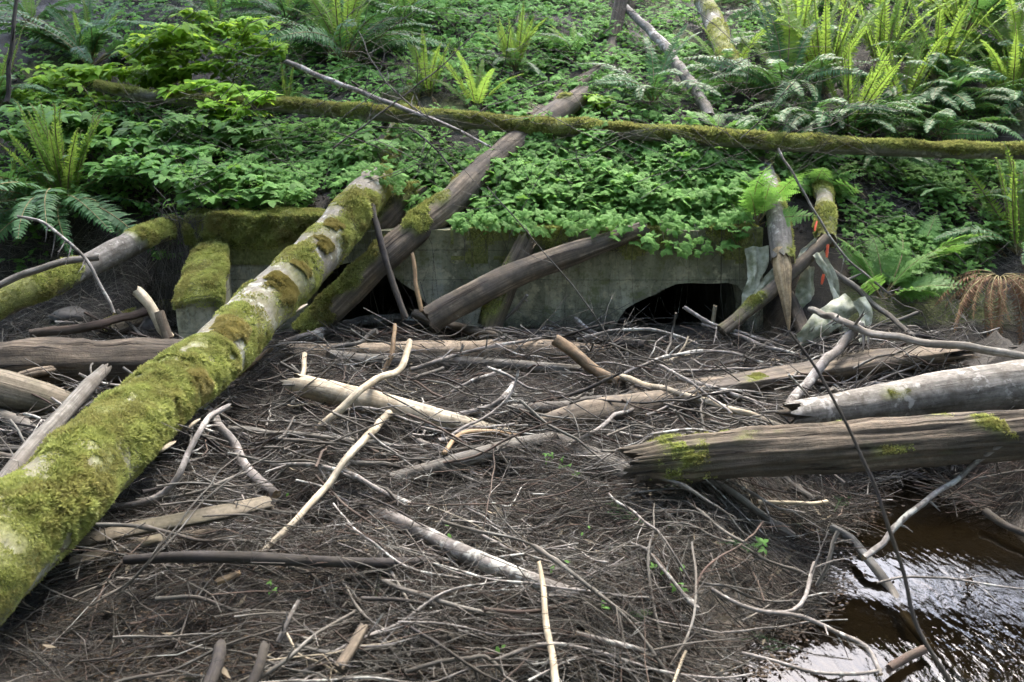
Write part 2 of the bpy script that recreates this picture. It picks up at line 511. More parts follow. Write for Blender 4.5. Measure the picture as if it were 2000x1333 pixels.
M['ferndead'] = leafmat('dead_frond', (0.11, 0.06, 0.035), (0.26, 0.155, 0.09), (0.2, 0.1, 0.05), 0.7, 0.2, tfac=0.2)
M['fill'] = wood('dark_twig_bark', (0.011, 0.0105, 0.008), (0.030, 0.029, 0.023), (0.085, 0.083, 0.072), None, var=(0.6, 1.3), stretch=(8, 60))  # much darker copy of the dry twig bark
M['litterdark'] = leafmat('dark_fallen_leaf', (0.012, 0.009, 0.005), (0.045, 0.032, 0.018), (0.05, 0.03, 0.02), 0.8, 0.1, var=(0.5, 1.5), tfac=0.1)  # darker version of the fallen leaf colours
M['mossy'] = leafmat('moss_tufts', (0.19, 0.215, 0.06), (0.345, 0.38, 0.125), (0.46, 0.50, 0.15), 0.8, 0.1, var=(0.95, 1.05), tfac=0.35, patch=(0.20, 0.175, 0.065))
M['mossbrown'] = leafmat('olive_brown_moss', (0.20, 0.18, 0.06), (0.38, 0.345, 0.145), (0.28, 0.22, 0.06), 0.8, 0.1, var=(0.95, 1.05), tfac=0.3)
M['rachis'] = wood('frond_stalk', (0.10, 0.09, 0.03), (0.19, 0.16, 0.07), (0.28, 0.23, 0.12), None, moss=False)
M['fiddle'] = wood('fiddlehead_scales', (0.16, 0.11, 0.06), (0.32, 0.24, 0.14), (0.45, 0.36, 0.23), None, moss=False)
M['stem'] = wood('green_brown_stem', (0.04, 0.035, 0.02), (0.10, 0.09, 0.045), (0.17, 0.15, 0.08), None, moss=False)
M['needle'] = leafmat('conifer_needles', (0.03, 0.075, 0.025), (0.06, 0.12, 0.035), (0.1, 0.2, 0.04), 0.5, 0.4, tfac=0.2)
M['litterleaf'] = leafmat('fallen_leaf', (0.025, 0.017, 0.010), (0.095, 0.066, 0.038), (0.2, 0.12, 0.06), 0.7, 0.25, var=(0.5, 1.5), tfac=0.1)

# ground
def ground_mat():
    m, nt, b = newmat('forest_soil')
    tc = nt.nodes.new('ShaderNodeTexCoord'); ob = tc.outputs['Object']
    n1 = noisen(nt, ob, 14, 8, 0.7); n2 = noisen(nt, ob, 2.2, 5, 0.6); n3 = noisen(nt, ob, 70, 4, 0.7)
    col = ramp(nt, n1, [(0.3, (0.005, 0.004, 0.003)), (0.5, (0.014, 0.012, 0.008)), (0.72, (0.036, 0.029, 0.019))])
    mud = ramp(nt, n3, [(0.35, (0.075, 0.064, 0.048)), (0.65, (0.13, 0.113, 0.088))])
    at = nd(nt, 'ShaderNodeAttribute', attribute_name='mud')
    k = mth(nt, 'ADD', at.outputs['Fac'], mth(nt, 'MULTIPLY', ramp(nt, n2, [(0.5, (0, 0, 0)), (0.68, (1, 1, 1))]), 0.12), True)
    col = mixc(nt, k, col, mud)
    ms = nd(nt, 'ShaderNodeAttribute', attribute_name='moss')
    gm = ramp(nt, n3, [(0.35, (0.03, 0.045, 0.010)), (0.65, (0.09, 0.11, 0.02))])
    col = mixc(nt, ms.outputs['Fac'], col, gm)
    wet = nd(nt, 'ShaderNodeAttribute', attribute_name='wet')
    col = mixc(nt, mth(nt, 'MULTIPLY', wet.outputs['Fac'], 0.8), col, (0.022, 0.017, 0.010))
    nt.links.new(col, b.inputs['Base Color'])
    nt.links.new(mth(nt, 'SUBTRACT', 0.9, mth(nt, 'MULTIPLY', wet.outputs['Fac'], 0.5)), b.inputs['Roughness'])
    bp = nd(nt, 'ShaderNodeBump', in_Strength=0.9, in_Distance=0.02)
    nt.links.new(mth(nt, 'ADD', n1, mth(nt, 'MULTIPLY', n3, 0.35)), bp.inputs['Height'])
    nt.links.new(bp.outputs[0], b.inputs['Normal'])
    return m
M['ground'] = ground_mat()

def concrete_mat(name, mul=1.0):
    m, nt, b = newmat(name)
    tc = nt.nodes.new('ShaderNodeTexCoord'); ob = tc.outputs['Object']
    n1 = noisen(nt, ob, 3.0, 7, 0.65); n2 = noisen(nt, ob, 30, 5, 0.7)
    st = noisen(nt, mapped(nt, ob, (7, 7, 0.8)), 1.0, 5, 0.6)
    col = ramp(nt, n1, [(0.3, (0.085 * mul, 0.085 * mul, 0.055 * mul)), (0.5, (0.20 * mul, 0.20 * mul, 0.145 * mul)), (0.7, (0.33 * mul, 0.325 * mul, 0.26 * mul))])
    col = mixc(nt, mth(nt, 'MULTIPLY', ramp(nt, st, [(0.42, (1, 1, 1)), (0.6, (0, 0, 0))]), 0.5), col, (0.05, 0.052, 0.032))
    col = mixc(nt, mth(nt, 'MULTIPLY', ramp(nt, st, [(0.60, (0, 0, 0)), (0.7, (1, 1, 1))]), 0.45), col, (0.33, 0.35, 0.31))
    col = mixc(nt, mth(nt, 'MULTIPLY', ramp(nt, n2, [(0.5, (0, 0, 0)), (0.66, (1, 1, 1))]), 0.6), col, (0.05, 0.05, 0.03))
    n4 = noisen(nt, ob, 6.5, 6, 0.7)
    col = mixc(nt, mth(nt, 'MULTIPLY', ramp(nt, n4, [(0.52, (0, 0, 0)), (0.62, (1, 1, 1))]), 0.7), col, (0.30 * mul, 0.28 * mul, 0.19 * mul))
    col = mixc(nt, mth(nt, 'MULTIPLY', ramp(nt, n4, [(0.36, (1, 1, 1)), (0.46, (0, 0, 0))]), 0.7), col, (0.07 * mul, 0.08 * mul, 0.03 * mul))
    # green algae stain, strongest where the wall keeps wet below its mossy top
    sx = nt.nodes.new('ShaderNodeSeparateXYZ'); nt.links.new(ob, sx.inputs[0])
    k = mth(nt, 'MULTIPLY', mth(nt, 'SUBTRACT', sx.outputs[2], 0.38), 1.8)
    k = mth(nt, 'ADD', k, mth(nt, 'MULTIPLY', mth(nt, 'SUBTRACT', n1, 0.45), 2.2))
    col = mixc(nt, mth(nt, 'MULTIPLY', mth(nt, 'ADD', k, 0.0, True), 0.7), col, (0.055, 0.06, 0.016))
    # board joints of the old formwork
    wv = mth(nt, 'FRACT', mth(nt, 'ADD', mth(nt, 'MULTIPLY', sx.outputs[2], 4.3), mth(nt, 'MULTIPLY', n1, 0.10)))
    jl = mth(nt, 'LESS_THAN', wv, 0.03)
    col = mixc(nt, mth(nt, 'MULTIPLY', jl, mth(nt, 'MULTIPLY', n2, 0.9)), col, (0.03, 0.03, 0.02))
    nt.links.new(col, b.inputs['Base Color'])
    b.inputs['Roughness'].default_value = 0.85
    b.inputs['Specular IOR Level'].default_value = 0.3
    bp = nd(nt, 'ShaderNodeBump', in_Strength=1.0, in_Distance=0.015)
    nt.links.new(mth(nt, 'SUBTRACT', mth(nt, 'ADD', n1, mth(nt, 'MULTIPLY', n2, 0.5)), mth(nt, 'MULTIPLY', jl, 0.6)), bp.inputs['Height'])
    nt.links.new(bp.outputs[0], b.inputs['Normal'])
    return m
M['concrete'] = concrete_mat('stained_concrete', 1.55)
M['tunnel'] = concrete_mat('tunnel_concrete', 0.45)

def water_mat():
    m, nt, b = newmat('stream_water')
    nt.nodes.remove(b)
    tc = nt.nodes.new('ShaderNodeTexCoord'); ob = tc.outputs['Object']
    mp = nt.nodes.new('ShaderNodeMapping'); mp.inputs['Rotation'].default_value = (0, 0, R(-38)); mp.inputs['Scale'].default_value = (34, 16, 1)
    nt.links.new(ob, mp.inputs[0])
    n1 = noisen(nt, mp.outputs[0], 1.0, 3, 0.5)
    n2 = noisen(nt, mp.outputs[0], 0.25, 2, 0.5)
    msk = nd(nt, 'ShaderNodeAttribute', attribute_name='calm')
    bp = nd(nt, 'ShaderNodeBump', in_Distance=0.012)
    nt.links.new(mth(nt, 'SUBTRACT', 0.5, mth(nt, 'MULTIPLY', msk.outputs['Fac'], 0.40)), bp.inputs['Strength'])
    nt.links.new(mth(nt, 'ADD', n1, mth(nt, 'MULTIPLY', n2, 1.5)), bp.inputs['Height'])
    fr = nd(nt, 'ShaderNodeFresnel', in_IOR=1.45); nt.links.new(bp.outputs[0], fr.inputs['Normal'])
    gl = nd(nt, 'ShaderNodeBsdfGlossy', in_Roughness=0.02); nt.links.new(bp.outputs[0], gl.inputs['Normal'])
    tr = nt.nodes.new('ShaderNodeBsdfTransparent'); tr.inputs[0].default_value = (0.26, 0.23, 0.17, 1)
    mx = nt.nodes.new('ShaderNodeMixShader')
    nt.links.new(fr.outputs[0], mx.inputs[0]); nt.links.new(tr.outputs[0], mx.inputs[1]); nt.links.new(gl.outputs[0], mx.inputs[2])
    nt.links.new(mx.outputs[0], nt.nodes['Material Output'].inputs['Surface'])
    return m
M['water'] = water_mat()

def plain(name, c1, c2, scale=20, rough=0.6, bump=0.2, trans=0.0):
    m, nt, b = newmat(name)
    tc = nt.nodes.new('ShaderNodeTexCoord')
    n1 = noisen(nt, tc.outputs['Object'], scale, 5, 0.6)
    nt.links.new(value_var(nt, ramp(nt, n1, [(0.35, c1), (0.65, c2)]), 0.9, 1.1), b.inputs['Base Color'])
    b.inputs['Roughness'].default_value = rough
    bp = nd(nt, 'ShaderNodeBump', in_Strength=bump, in_Distance=0.01)
    nt.links.new(n1, bp.inputs['Height']); nt.links.new(bp.outputs[0], b.inputs['Normal'])
    return m
M['sheet'] = plain('grimy_white_fabric', (0.15, 0.165, 0.09), (0.40, 0.405, 0.31), 14, 0.8, 0.6)
M['orange'] = plain('orange_flagging', (0.45, 0.06, 0.02), (0.65, 0.11, 0.03), 30, 0.45)
M['fungus'] = plain('bracket_fungus', (0.17, 0.14, 0.09), (0.42, 0.37, 0.28), 25, 0.7)
M['rock'] = plain('wet_grey_stone', (0.02, 0.02, 0.019), (0.06, 0.058, 0.052), 12, 0.7, 0.9)
M['cone'] = plain('cone_scales', (0.05, 0.032, 0.02), (0.16, 0.11, 0.07), 40, 0.8, 0.6)

# ------------------------------------------------------------------ ground, water
def mudness(x, y):
    p = Vector((x, y))
    s = water_sd(x, y)
    m = 0.0
    if -2.5 < s < 0.9 and 0 < x < 5 and y < 5:
        m = 1.0 if s < 0 else 1 - sstep(0.25, 0.8, s + 0.25 * nz(x * 3, y * 3, 1))
    if x > 1.9 and s > 0: m *= 0.25
    m = max(m, 0.75 * (1 - sstep(0.5, 1.0, (p - Vector((-0.15, 2.45))).length)) * sstep(-0.2, 0.3, nz(x * 3, y * 3, 7)))
    return m
g = Geo()
ny, nx = ZZ.shape
XX, YY = np.meshgrid(xs, ys)
V = np.stack([XX, YY, ZZ], 2).reshape(-1, 3)
idx = np.arange(nx * ny).reshape(ny, nx)
F = np.stack([idx[:-1, :-1], idx[:-1, 1:], idx[1:, 1:], idx[1:, :-1]], 2).reshape(-1, 4)
cx = XX[:-1, :-1].ravel() + 0.025; cy = YY[:-1, :-1].ravel() + 0.025
def px_x(px, d): return (px - 1000) / FPX * d
OPEN_R = (px_x(1195, 6.2), px_x(1466, 6.2))
OPEN_L = (px_x(598, 6.2), px_x(862, 6.2))
inopen = ((cx > OPEN_R[0]) & (cx < OPEN_R[1])) | ((cx > OPEN_L[0]) & (cx < OPEN_L[1]))
F = F[~(inopen & (cy > 6.17) & (cy < 6.33))]                       # the culvert barrels open through the bank here
gm = np.zeros(len(V)); gmud = np.zeros(len(V)); gwet = np.zeros(len(V))
for i, (x, y, z) in enumerate(V):
    if abs(x) < 8 and 0 < y < 16:
        if y > 5.6:
            gm[i] = sstep(0.15, 0.5, nz(x * 1.3, y * 1.3, 12)) * 0.8
        if y < 5.2:
            gmud[i] = mudness(x, y)
            s = water_sd(x, y) if x > 0 else 9
            gwet[i] = 1 - sstep(0.0, 0.25, s)
g.add(V, F, None, gm)
ground = g.build('ground', M['ground'])
at = ground.data.attributes.new('mud', 'FLOAT', 'POINT'); at.data.foreach_set('value', gmud.astype(np.float32))
at = ground.data.attributes.new('wet', 'FLOAT', 'POINT'); at.data.foreach_set('value', gwet.astype(np.float32))
tag(ground, 'brown forest soil and mud under the log jam and up the slope', 'ground', kind='structure')

g = Geo()
wx = np.linspace(0.3, 7.5, 60); wy = np.linspace(-1.5, 4.6, 60)
X2, Y2 = np.meshgrid(wx, wy)
V = np.stack([X2, Y2, np.full_like(X2, WATER)], 2).reshape(-1, 3)
idx = np.arange(3600).reshape(60, 60)
F = np.stack([idx[:-1, :-1], idx[:-1, 1:], idx[1:, 1:], idx[1:, :-1]], 2).reshape(-1, 4)
wsd = np.array([water_sd(float(a), float(b)) for a, b in zip(X2.ravel(), Y2.ravel())])
keep = (wsd[F] < 0.45).any(1)
g.add(V, F[keep])
wat = g.build('water', M['water'])
calm = np.array([1 - sstep(0.15, 0.75, -s) for s in wsd], np.float32)
n_w = len(wat.data.vertices)
at = wat.data.attributes.new('calm', 'FLOAT', 'POINT'); at.data.foreach_set('value', calm[:n_w])
tag(wat, 'shallow rippled brown stream beside the log jam', 'stream', kind='structure')

# ------------------------------------------------------------------ moss tufts on a gridded surface
def blade_template():
    # a sprig: three crossed narrow leaflets
    tv = []; tf = []
    for k, (a, ln, wd) in enumerate(((0.2, 1.0, 0.30), (2.3, 0.85, 0.28), (4.3, 0.7, 0.32))):
        dx, dy = math.cos(a), math.sin(a)
        b = len(tv)
        tv += [(-dy * wd, dx * wd, 0), (dy * wd, -dx * wd, 0), (dx * 0.55, dy * 0.55, ln)]
        tf.append((b, b + 1, b + 2))
    return np.array(tv), np.array(tf)
BT, BF = blade_template()

def fuzz(V, moss, n, length, name, mat, parent, seed=0, thresh=0.15, closed=True, droop=0.35, tintamp=0.35, outward=None):
    """V (a,b,3) surface grid (closed round b), moss (a,b) 0..1"""
    r = np.random.default_rng(seed)
    a, b = V.shape[:2]
    Vn = np.roll(V, -1, 1) if closed else V[:, 1:]
    Va = V if closed else V[:, :-1]
    mo = (moss if closed else moss[:, :-1])
    e1 = Va[1:] - Va[:-1]; e2 = Vn[:-1] - Va[:-1]
    nr_ = np.cross(e1, e2)
    area = np.linalg.norm(nr_, axis=2)
    nr_ = nr_ / (area[..., None] + 1e-12)
    ctr = V.mean(1, keepdims=True)[:-1]
    if outward is None:
        sg = np.sign(((Va[:-1] - ctr) * nr_).sum(2))
    else:
        sg = np.sign((nr_ * np.array(outward)).sum(2))
    nr_ = nr_ * sg[..., None]
    wgt = (area * np.clip(mo[:-1] - thresh, 0, 1)).ravel()
    if wgt.sum() <= 0: return None
    ch = r.choice(len(wgt), n, p=wgt / wgt.sum())
    i, j = np.divmod(ch, mo.shape[1])
    s, t = r.random(n)[:, None], r.random(n)[:, None]
    p0 = Va[i, j]; p1 = Va[i + 1, j]; p2 = Vn[i, j]; p3 = Vn[i + 1, j]
    pos = p0 * (1 - s) * (1 - t) + p1 * s * (1 - t) + p2 * (1 - s) * t + p3 * s * t
    nn = nr_[i, j] + r.normal(0, 0.45, (n, 3)) + np.array([0, 0, -droop * 0.3])
    rot = frames(nn, r.random(n) * 6.28)
    # tufts vary in clumps
    tc = np.array([nz(p[0] * 9, p[1] * 9, p[2] * 9) for p in pos])
    tc2 = np.array([nz(p[0] * 33, p[1] * 33, p[2] * 33) for p in pos])
    mm = mo[i, j]
    tl = np.array([nz(p[0] * 4 + 7, p[1] * 4, p[2] * 4) for p in pos])
    scl = length * (0.5 + 0.9 * r.random(n)) * (0.4 + 0.6 * mm) * (1 + 0.5 * tc2) * np.clip(1 + 1.1 * tl, 0.45, 1.9)
    gg = Geo()
    scatter(gg, BT, BF, pos - nr_[i, j] * 0.002, rot, scl, tintamp * (tc + 0.5 * tc2) + r.normal(0, 0.10, n))
    return gg.build(name, mat, parent, smooth=False)

LOGS = {}
def log(name, label, pts, diam, mat, cat='log', sides=26, seg=0.05, rough=0.05, ridge=0.03, jag=(0, 0), kind='round', mossf=None, mossn=0, mosslen=0.014, thick=0.02,
        capm='rot', wig=0.0, point=(False, False), roll=0.0, group=None, mossmat='mossy', seed=None, parent=None, freq=7.0, mossfn=None, ridgek=1.6):
    """pts: places, diam: metres per point; mossf(p, n, s) -> 0..1"""
    if seed is None: seed = rng.random() * 50
    P, rr = smooth_path(pts, [d / 2 for d in diam], seg, wig, seed)
    if kind == 'round' and sides < 70:
        rr = [q * (1 + 0.10 * nz(i * seg * 3.0, seed, 3) + 0.05 * nz(i * seg * 9.0, seed, 4)) for i, q in enumerate(rr)]
    VV, q, uv, t, tuv, V, N = tube(P, rr, sides, rough, ridge, kind, jag, seed, point, roll, True, freq, ridgek)
    a, b = V.shape[:2]
    mo = np.zeros((a, b))
    if mossf:
        for i in range(a):
            for j in range(b):
                mo[i, j] = min(1, max(0, mossf(V[i, j], N[i, j], i / (a - 1))))
        for i in range(a):
            for j in range(b):
                p = V[i, j]
                bump = 0.65 + 0.7 * noise.noise(Vector((p[0] * 11, p[1] * 11, p[2] * 11)))
                V[i, j] += N[i, j] * thick * mo[i, j] * bump
        VV[:a * b] = V.reshape(-1, 3)
    g = Geo()
    ma = np.concatenate([mo.ravel(), np.zeros(len(VV) - a * b)])
    g.add(VV, q, uv, ma)
    if t is not None: g.add(VV, t, tuv, 0.0, 0.0, 1)
    o = g.build(name, [mat, M[capm]], parent)
    if parent is None: tag(o, label, cat, group)
    if mossf and mossn:
        fuzz(V, mo, mossn, mosslen, 'moss', M[mossmat], o, int(seed * 100))
    LOGS[label] = (o, V, N, mo)
    return o

def wpx(px, d): return px * d / FPX

# ------------------------------------------------------------------ the culvert
YF = WALL_Y0
def onwall(px, py, y=YF):
    r = rayd(px, py)
    t = y / r.y
    return Vector((0, 0, CAMZ)) + r * t
outl = [(368, 760), (368, 447), (480, 445), (600, 452), (700, 452), (800, 450), (900, 449), (1100, 449), (1250, 450), (1400, 452), (1490, 456),
        (1490, 760)]
right_hole = [(1462, 760), (1458, 640), (1457, 600), (1452, 572), (1440, 558), (1420, 553), (1385, 556), (1352, 553), (1322, 556), (1300, 563), (1282, 574), (1262, 583), (1240, 592), (1222, 604), (1208, 624), (1200, 650), (1198, 760)]
left_hole = [(858, 760), (856, 625), (846, 603), (828, 588), (812, 571), (800, 563), (782, 551), (770, 540), (742, 524), (712, 519), (684, 514), (655, 520), (630, 533), (612, 552), (602, 580), (600, 640), (600, 760)]
poly = outl + right_hole + left_hole
pw = [onwall(a, b) for a, b in poly]
pw = [Vector((p.x, p.y, p.z + 0.012 * nz(p.x * 9, p.z * 9))) for p in pw]
tri = tessellate_polygon([[Vector((p.x, p.z, 0)) for p in pw]])
g = Geo()
n = len(pw)
Vf = np.array([[p.x, YF, p.z] for p in pw]); Vb = Vf + np.array([0, WALL_Y1 - YF, 0])
tri = np.array(tri)
g.add(Vf, tri); g.add(Vb, tri[:, ::-1])
ed = np.array([(i, (i + 1) % n, n + (i + 1) % n, n + i) for i in range(n)])
g.add(np.concatenate([Vf, Vb]), ed)
culv = empty('culvert', (onwall(900, 640).x, YF, 0))
tag(culv, 'mossy concrete twin culvert with two dark broken openings behind the log jam', 'culvert')
hw = g.build('headwall', M['concrete'], culv, smooth=False)
hw.matrix_parent_inverse = culv.matrix_world.inverted() if False else hw.matrix_parent_inverse
def keep_world(o, parent):
    o.location = o.location - parent.location
keep_world(hw, culv)
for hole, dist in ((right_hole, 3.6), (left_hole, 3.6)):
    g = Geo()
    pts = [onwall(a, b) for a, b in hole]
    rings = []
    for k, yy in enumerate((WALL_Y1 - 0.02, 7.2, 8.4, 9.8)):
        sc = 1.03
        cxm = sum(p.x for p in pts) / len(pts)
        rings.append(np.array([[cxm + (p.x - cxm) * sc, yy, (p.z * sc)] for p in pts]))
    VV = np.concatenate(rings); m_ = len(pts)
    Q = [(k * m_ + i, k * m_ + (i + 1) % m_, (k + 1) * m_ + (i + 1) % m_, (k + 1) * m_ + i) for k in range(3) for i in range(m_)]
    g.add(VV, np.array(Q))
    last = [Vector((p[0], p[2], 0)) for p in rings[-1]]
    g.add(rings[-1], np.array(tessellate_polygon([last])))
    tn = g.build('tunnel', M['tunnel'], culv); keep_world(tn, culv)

# left block standing on the headwall, and its wing wall
def boxy(x0, x1, y0, y1, z0, z1, nxx=14, nyy=6, nzz=8, amp=0.01):
    g = Geo()
    def face(o, u, v, nu, nv):
        o, u, v = map(np.array, (o, u, v))
        a, b = np.meshgrid(np.linspace(0, 1, nu), np.linspace(0, 1, nv))
        P = o + a.ravel()[:, None] * u + b.ravel()[:, None] * v
        for i in range(len(P)):
            P[i] += np.array([nz(P[i][0] * 5, P[i][1] * 5, P[i][2] * 5), nz(P[i][0] * 5 + 9, P[i][1] * 5, P[i][2] * 5), nz(P[i][0] * 5, P[i][1] * 5 + 9, P[i][2] * 5)]) * amp
        ii = np.arange(nu * nv).reshape(nv, nu)
        g.add(P, np.stack([ii[:-1, :-1], ii[:-1, 1:], ii[1:, 1:], ii[1:, :-1]], 2).reshape(-1, 4))
    L, W_, Hh = (x1 - x0, 0, 0), (0, y1 - y0, 0), (0, 0, z1 - z0)
    face((x0, y0, z0), L, Hh, nxx, nzz); face((x0, y1, z0), L, Hh, nxx, nzz)
    face((x0, y0, z0), W_, Hh, nyy, nzz); face((x1, y0, z0), W_, Hh, nyy, nzz)
    face((x0, y0, z1), L, W_, nxx, nyy); face((x0, y0, z0), L, W_, nxx, nyy)
    return g
pa, pb = onwall(369, 470), onwall(600, 418)
TOPL = pb.z
bl = boxy(pa.x, pb.x + 0.25, YF + 0.004, WALL_Y1 - 0.004, 0.78, TOPL - 0.03).build('coping_block', M['concrete'], culv); keep_world(bl, culv)
# moss draped over the block: a path from the back of its top, over the edge, down its face
def drape(x0, x1, ztop, depth, nx_, name, mfun, seed, n, length, ythick=0.03, ylast=None):
    path = [(WALL_Y1 - 0.05, ztop)] + [(lerp(WALL_Y1 - 0.05, YF, t), ztop) for t in (0.25, 0.5, 0.75, 1.0)] + [(YF, ztop - depth * t) for t in np.linspace(0.08, 1, 14)]
    nrm = [(0, 1)] * 4 + [(-0.7, 0.7)] + [(-1, 0)] * 14
    a, b = nx_, len(path)
    V = np.zeros((b, a, 3)); mo = np.zeros((b, a))
    for i, ((y, z), (n1, n2)) in enumerate(zip(path, nrm)):
        for j in range(a):
            x = lerp(x0, x1, j / (a - 1))
            dn = (ztop - z) / depth if i > 4 else 0
            m = mfun(x, z, dn, j / (a - 1))
            mo[i, j] = max(0, min(1, m))
            th = 0.003 + ythick * mo[i, j] * max(0.1, 0.7 + 0.9 * nz(x * 6, z * 6, y * 6 + seed) + 0.5 * nz(x * 16, z * 16, y * 16 + seed))
            V[i, j] = (x, y + n1 * th, z + n2 * th)
    ii = np.arange(a * b).reshape(b, a)
    F = np.stack([ii[:-1, :-1], ii[:-1, 1:], ii[1:, 1:], ii[1:, :-1]], 2).reshape(-1, 4)
    mf = mo.ravel()
    F = F[(mf[F] > 0.08).all(1)]
    g = Geo(); g.add(V.reshape(-1, 3), F, None, 1.0)
    o = g.build(name, M['mossbark'], culv); keep_world(o, culv)
    f = fuzz(V, mo, n, length, 'moss_tuft', M['mossy'], o, seed, closed=False, outward=(0, -0.6, 0.8))
    f.matrix_parent_inverse.identity()
    return o
drape(pa.x - 0.01, pb.x + 0.25, TOPL - 0.03, 0.36, 60, 'moss', lambda x, z, dn, u: 1.1 - sstep(0.35, 1.0, dn + 0.25 * nz(x * 4, z * 4, 2) + 0.5 * u * dn), 3, 34000, 0.016, 0.04)
xa, xb = onwall(880, 460).x, onwall(1490, 460).x
drape(xa, xb, onwall(1000, 449).z + 0.01, 0.42, 110, 'moss', lambda x, z, dn, u: (0.55 - dn * 1.5) + 1.3 * nz(x * 2.6, z * 2.6, 5) + 0.6 * nz(x * 9, z * 9, 5), 5, 18000, 0.012, 0.014)
# wing wall: slopes down toward the camera
g = Geo()
tp = [(D(375, 478, 6.08)), D(443, 466, 6.08), D(432, 566, 5.45), D(340, 578, 5.45)]
zt = [p.z for p in tp]
tp2 = [Vector((tp[0].x, YF + 0.02, zt[0])), Vector((tp[1].x, YF + 0.02, zt[1])), tp[2], tp[3]]
nu, nv = 12, 24
Vt = np.zeros((nv, nu, 3))
for i in range(nv):
    for j in range(nu):
        u, v = j / (nu - 1), i / (nv - 1)
        p = tp2[0].lerp(tp2[1], u).lerp(tp2[3].lerp(tp2[2], u), v)
        e = 1 - abs(2 * u - 1) ** 3
        lump = 0.02 * nz(p.x * 5, p.y * 5, 3) + 0.012 * nz(p.x * 13, p.y * 13, 3)
        Vt[i, j] = (p.x + (u - .5) * 0.04 * nz(p.y * 6, u, 8), p.y + (0.04 * nz(p.x * 8, 1, 5) * v), p.z + 0.02 * e + lump - 0.05 * sstep(0.85, 1.0, v) - 0.015 * (1 - e))
ii = np.arange(nu * nv).reshape(nv, nu)
Fq = np.stack([ii[:-1, :-1], ii[:-1, 1:], ii[1:, 1:], ii[1:, :-1]], 2).reshape(-1, 4)
ring = list(ii[0, :]) + list(ii[1:, -1]) + list(ii[-1, -2::-1]) + list(ii[-2:0:-1, 0])
Vr = Vt.reshape(-1, 3)[ring]; Vl = Vr.copy(); Vl[:, 2] = -0.4
m_ = len(ring)
g.add(np.concatenate([Vr, Vl]), np.array([(i, (i + 1) % m_, m_ + (i + 1) % m_, m_ + i) for i in range(m_)]))
HANG = np.zeros((7, m_ + 1, 3)); HM = np.zeros((7, m_ + 1))
cxy = Vr[:, :2].mean(0)
for i in range(7):
    for j in range(m_ + 1):
        p = Vr[j % m_]; o_ = p[:2] - cxy; o_ = o_ / np.linalg.norm(o_)
        HANG[i, j] = (p[0] + o_[0] * .012, p[1] + o_[1] * .012, p[2] - 0.035 * i)
        HM[i, j] = max(0, min(1, 0.7 - i / 2.0 + 0.9 * nz(p[0] * 9, p[1] * 9, i * .3)))
g.add(Vt.reshape(-1, 3), Fq, None, 1.0)
ww = g.build('wing_wall', M['concrete'], culv); keep_world(ww, culv)
g = Geo(); V2 = Vt.copy(); V2[..., 2] += 0.004
# moss also hangs a little over the near sides
g.add(V2.reshape(-1, 3), Fq, None, 1.0)
mw = g.build('moss', M['mossbark'], ww)
fuzz(V2, np.ones(V2.shape[:2]), 9000, 0.018, 'moss_tuft', M['mossy'], mw, 8, closed=False, outward=(0, -0.3, 0.9)) if False else None
# tufts directly under the wing wall's moss would be a fourth level: give them to the wing wall
fz = fuzz(V2, np.ones(V2.shape[:2]), 16000, 0.019, 'moss_tuft', M['mossy'], ww, 8, closed=False, outward=(0, -0.3, 0.9))

fuzz(HANG, HM, 4000, 0.016, 'moss_tuft', M['mossy'], ww, 9, closed=False, outward=(0, -1, 0.05))
# ------------------------------------------------------------------ the logs
def up_moss(bias=0.0, f=3.0, k=1.6, upw=0.6, seed=0.0, lo=-0.15, hi=0.5):
    def fn(p, n, s):
        q = nz(p[0] * f + seed, p[1] * f, p[2] * f) + 0.4 * nz(p[0] * f * 3, p[1] * f * 3 + seed, p[2] * f * 3)
        return sstep(lo, hi, q + upw * n[2] + bias)
    return fn

# the big mossy log
def bigmoss(p, n, s):
    # s runs from the near end to the far end
    q = nz(p[0] * 3.3, p[1] * 3.3, p[2] * 3.3 + 3) + 0.55 * nz(p[0] * 10, p[1] * 10, p[2] * 10)
    near = 1 - sstep(0.43, 0.475, s + 0.03 * nz(p[0] * 8, p[1] * 8, 1))
    right = n[0] * 0.75 - n[1] * 0.25                              # its right flank
    far = sstep(0.9, 0.98, s)
    v = lerp(-0.55 + 0.75 * max(0, right + 0.1) * sstep(0.55, 0.75, s) + 0.9 * far, 0.65, near) + q * 0.9
    under = sstep(-0.15, -0.75, n[2])
    hole = max(sstep(0.26, 0.46, nz(p[0] * 6, p[1] * 6, p[2] * 6 + 20)), sstep(0.34, 0.5, nz(p[0] * 13, p[1] * 13, p[2] * 13 + 30)))
    film = 0.5 * sstep(-0.25, 0.35, q + 0.35 * n[0])               # a thin green film over the bark
    return max(sstep(-0.2, 0.45, v) * (1 - 0.8 * under) * (1 - 0.8 * hole), film)
BL = [D(-170, 1235, 2.35), D(126, 957, 3.0), D(293, 800, 3.72), D(398, 716, 4.25), D(500, 612, 4.88), D(628, 487, 5.55), D(716, 380, 6.15), D(742, 352, 6.5)]
big = log('mossy_log', 'thick bright mossy log sloping from the lower left corner up to the headwall', BL,
          [0.325, 0.305, 0.295, 0.305, 0.315, 0.305, 0.285, 0.25], M['mossbark'], sides=72, seg=0.04, rough=0.035, ridge=0.02, mossf=bigmoss, mossn=150000, mosslen=0.016, thick=0.022, seed=4.2)
_, BV, BN, BM = LOGS[big['label']]
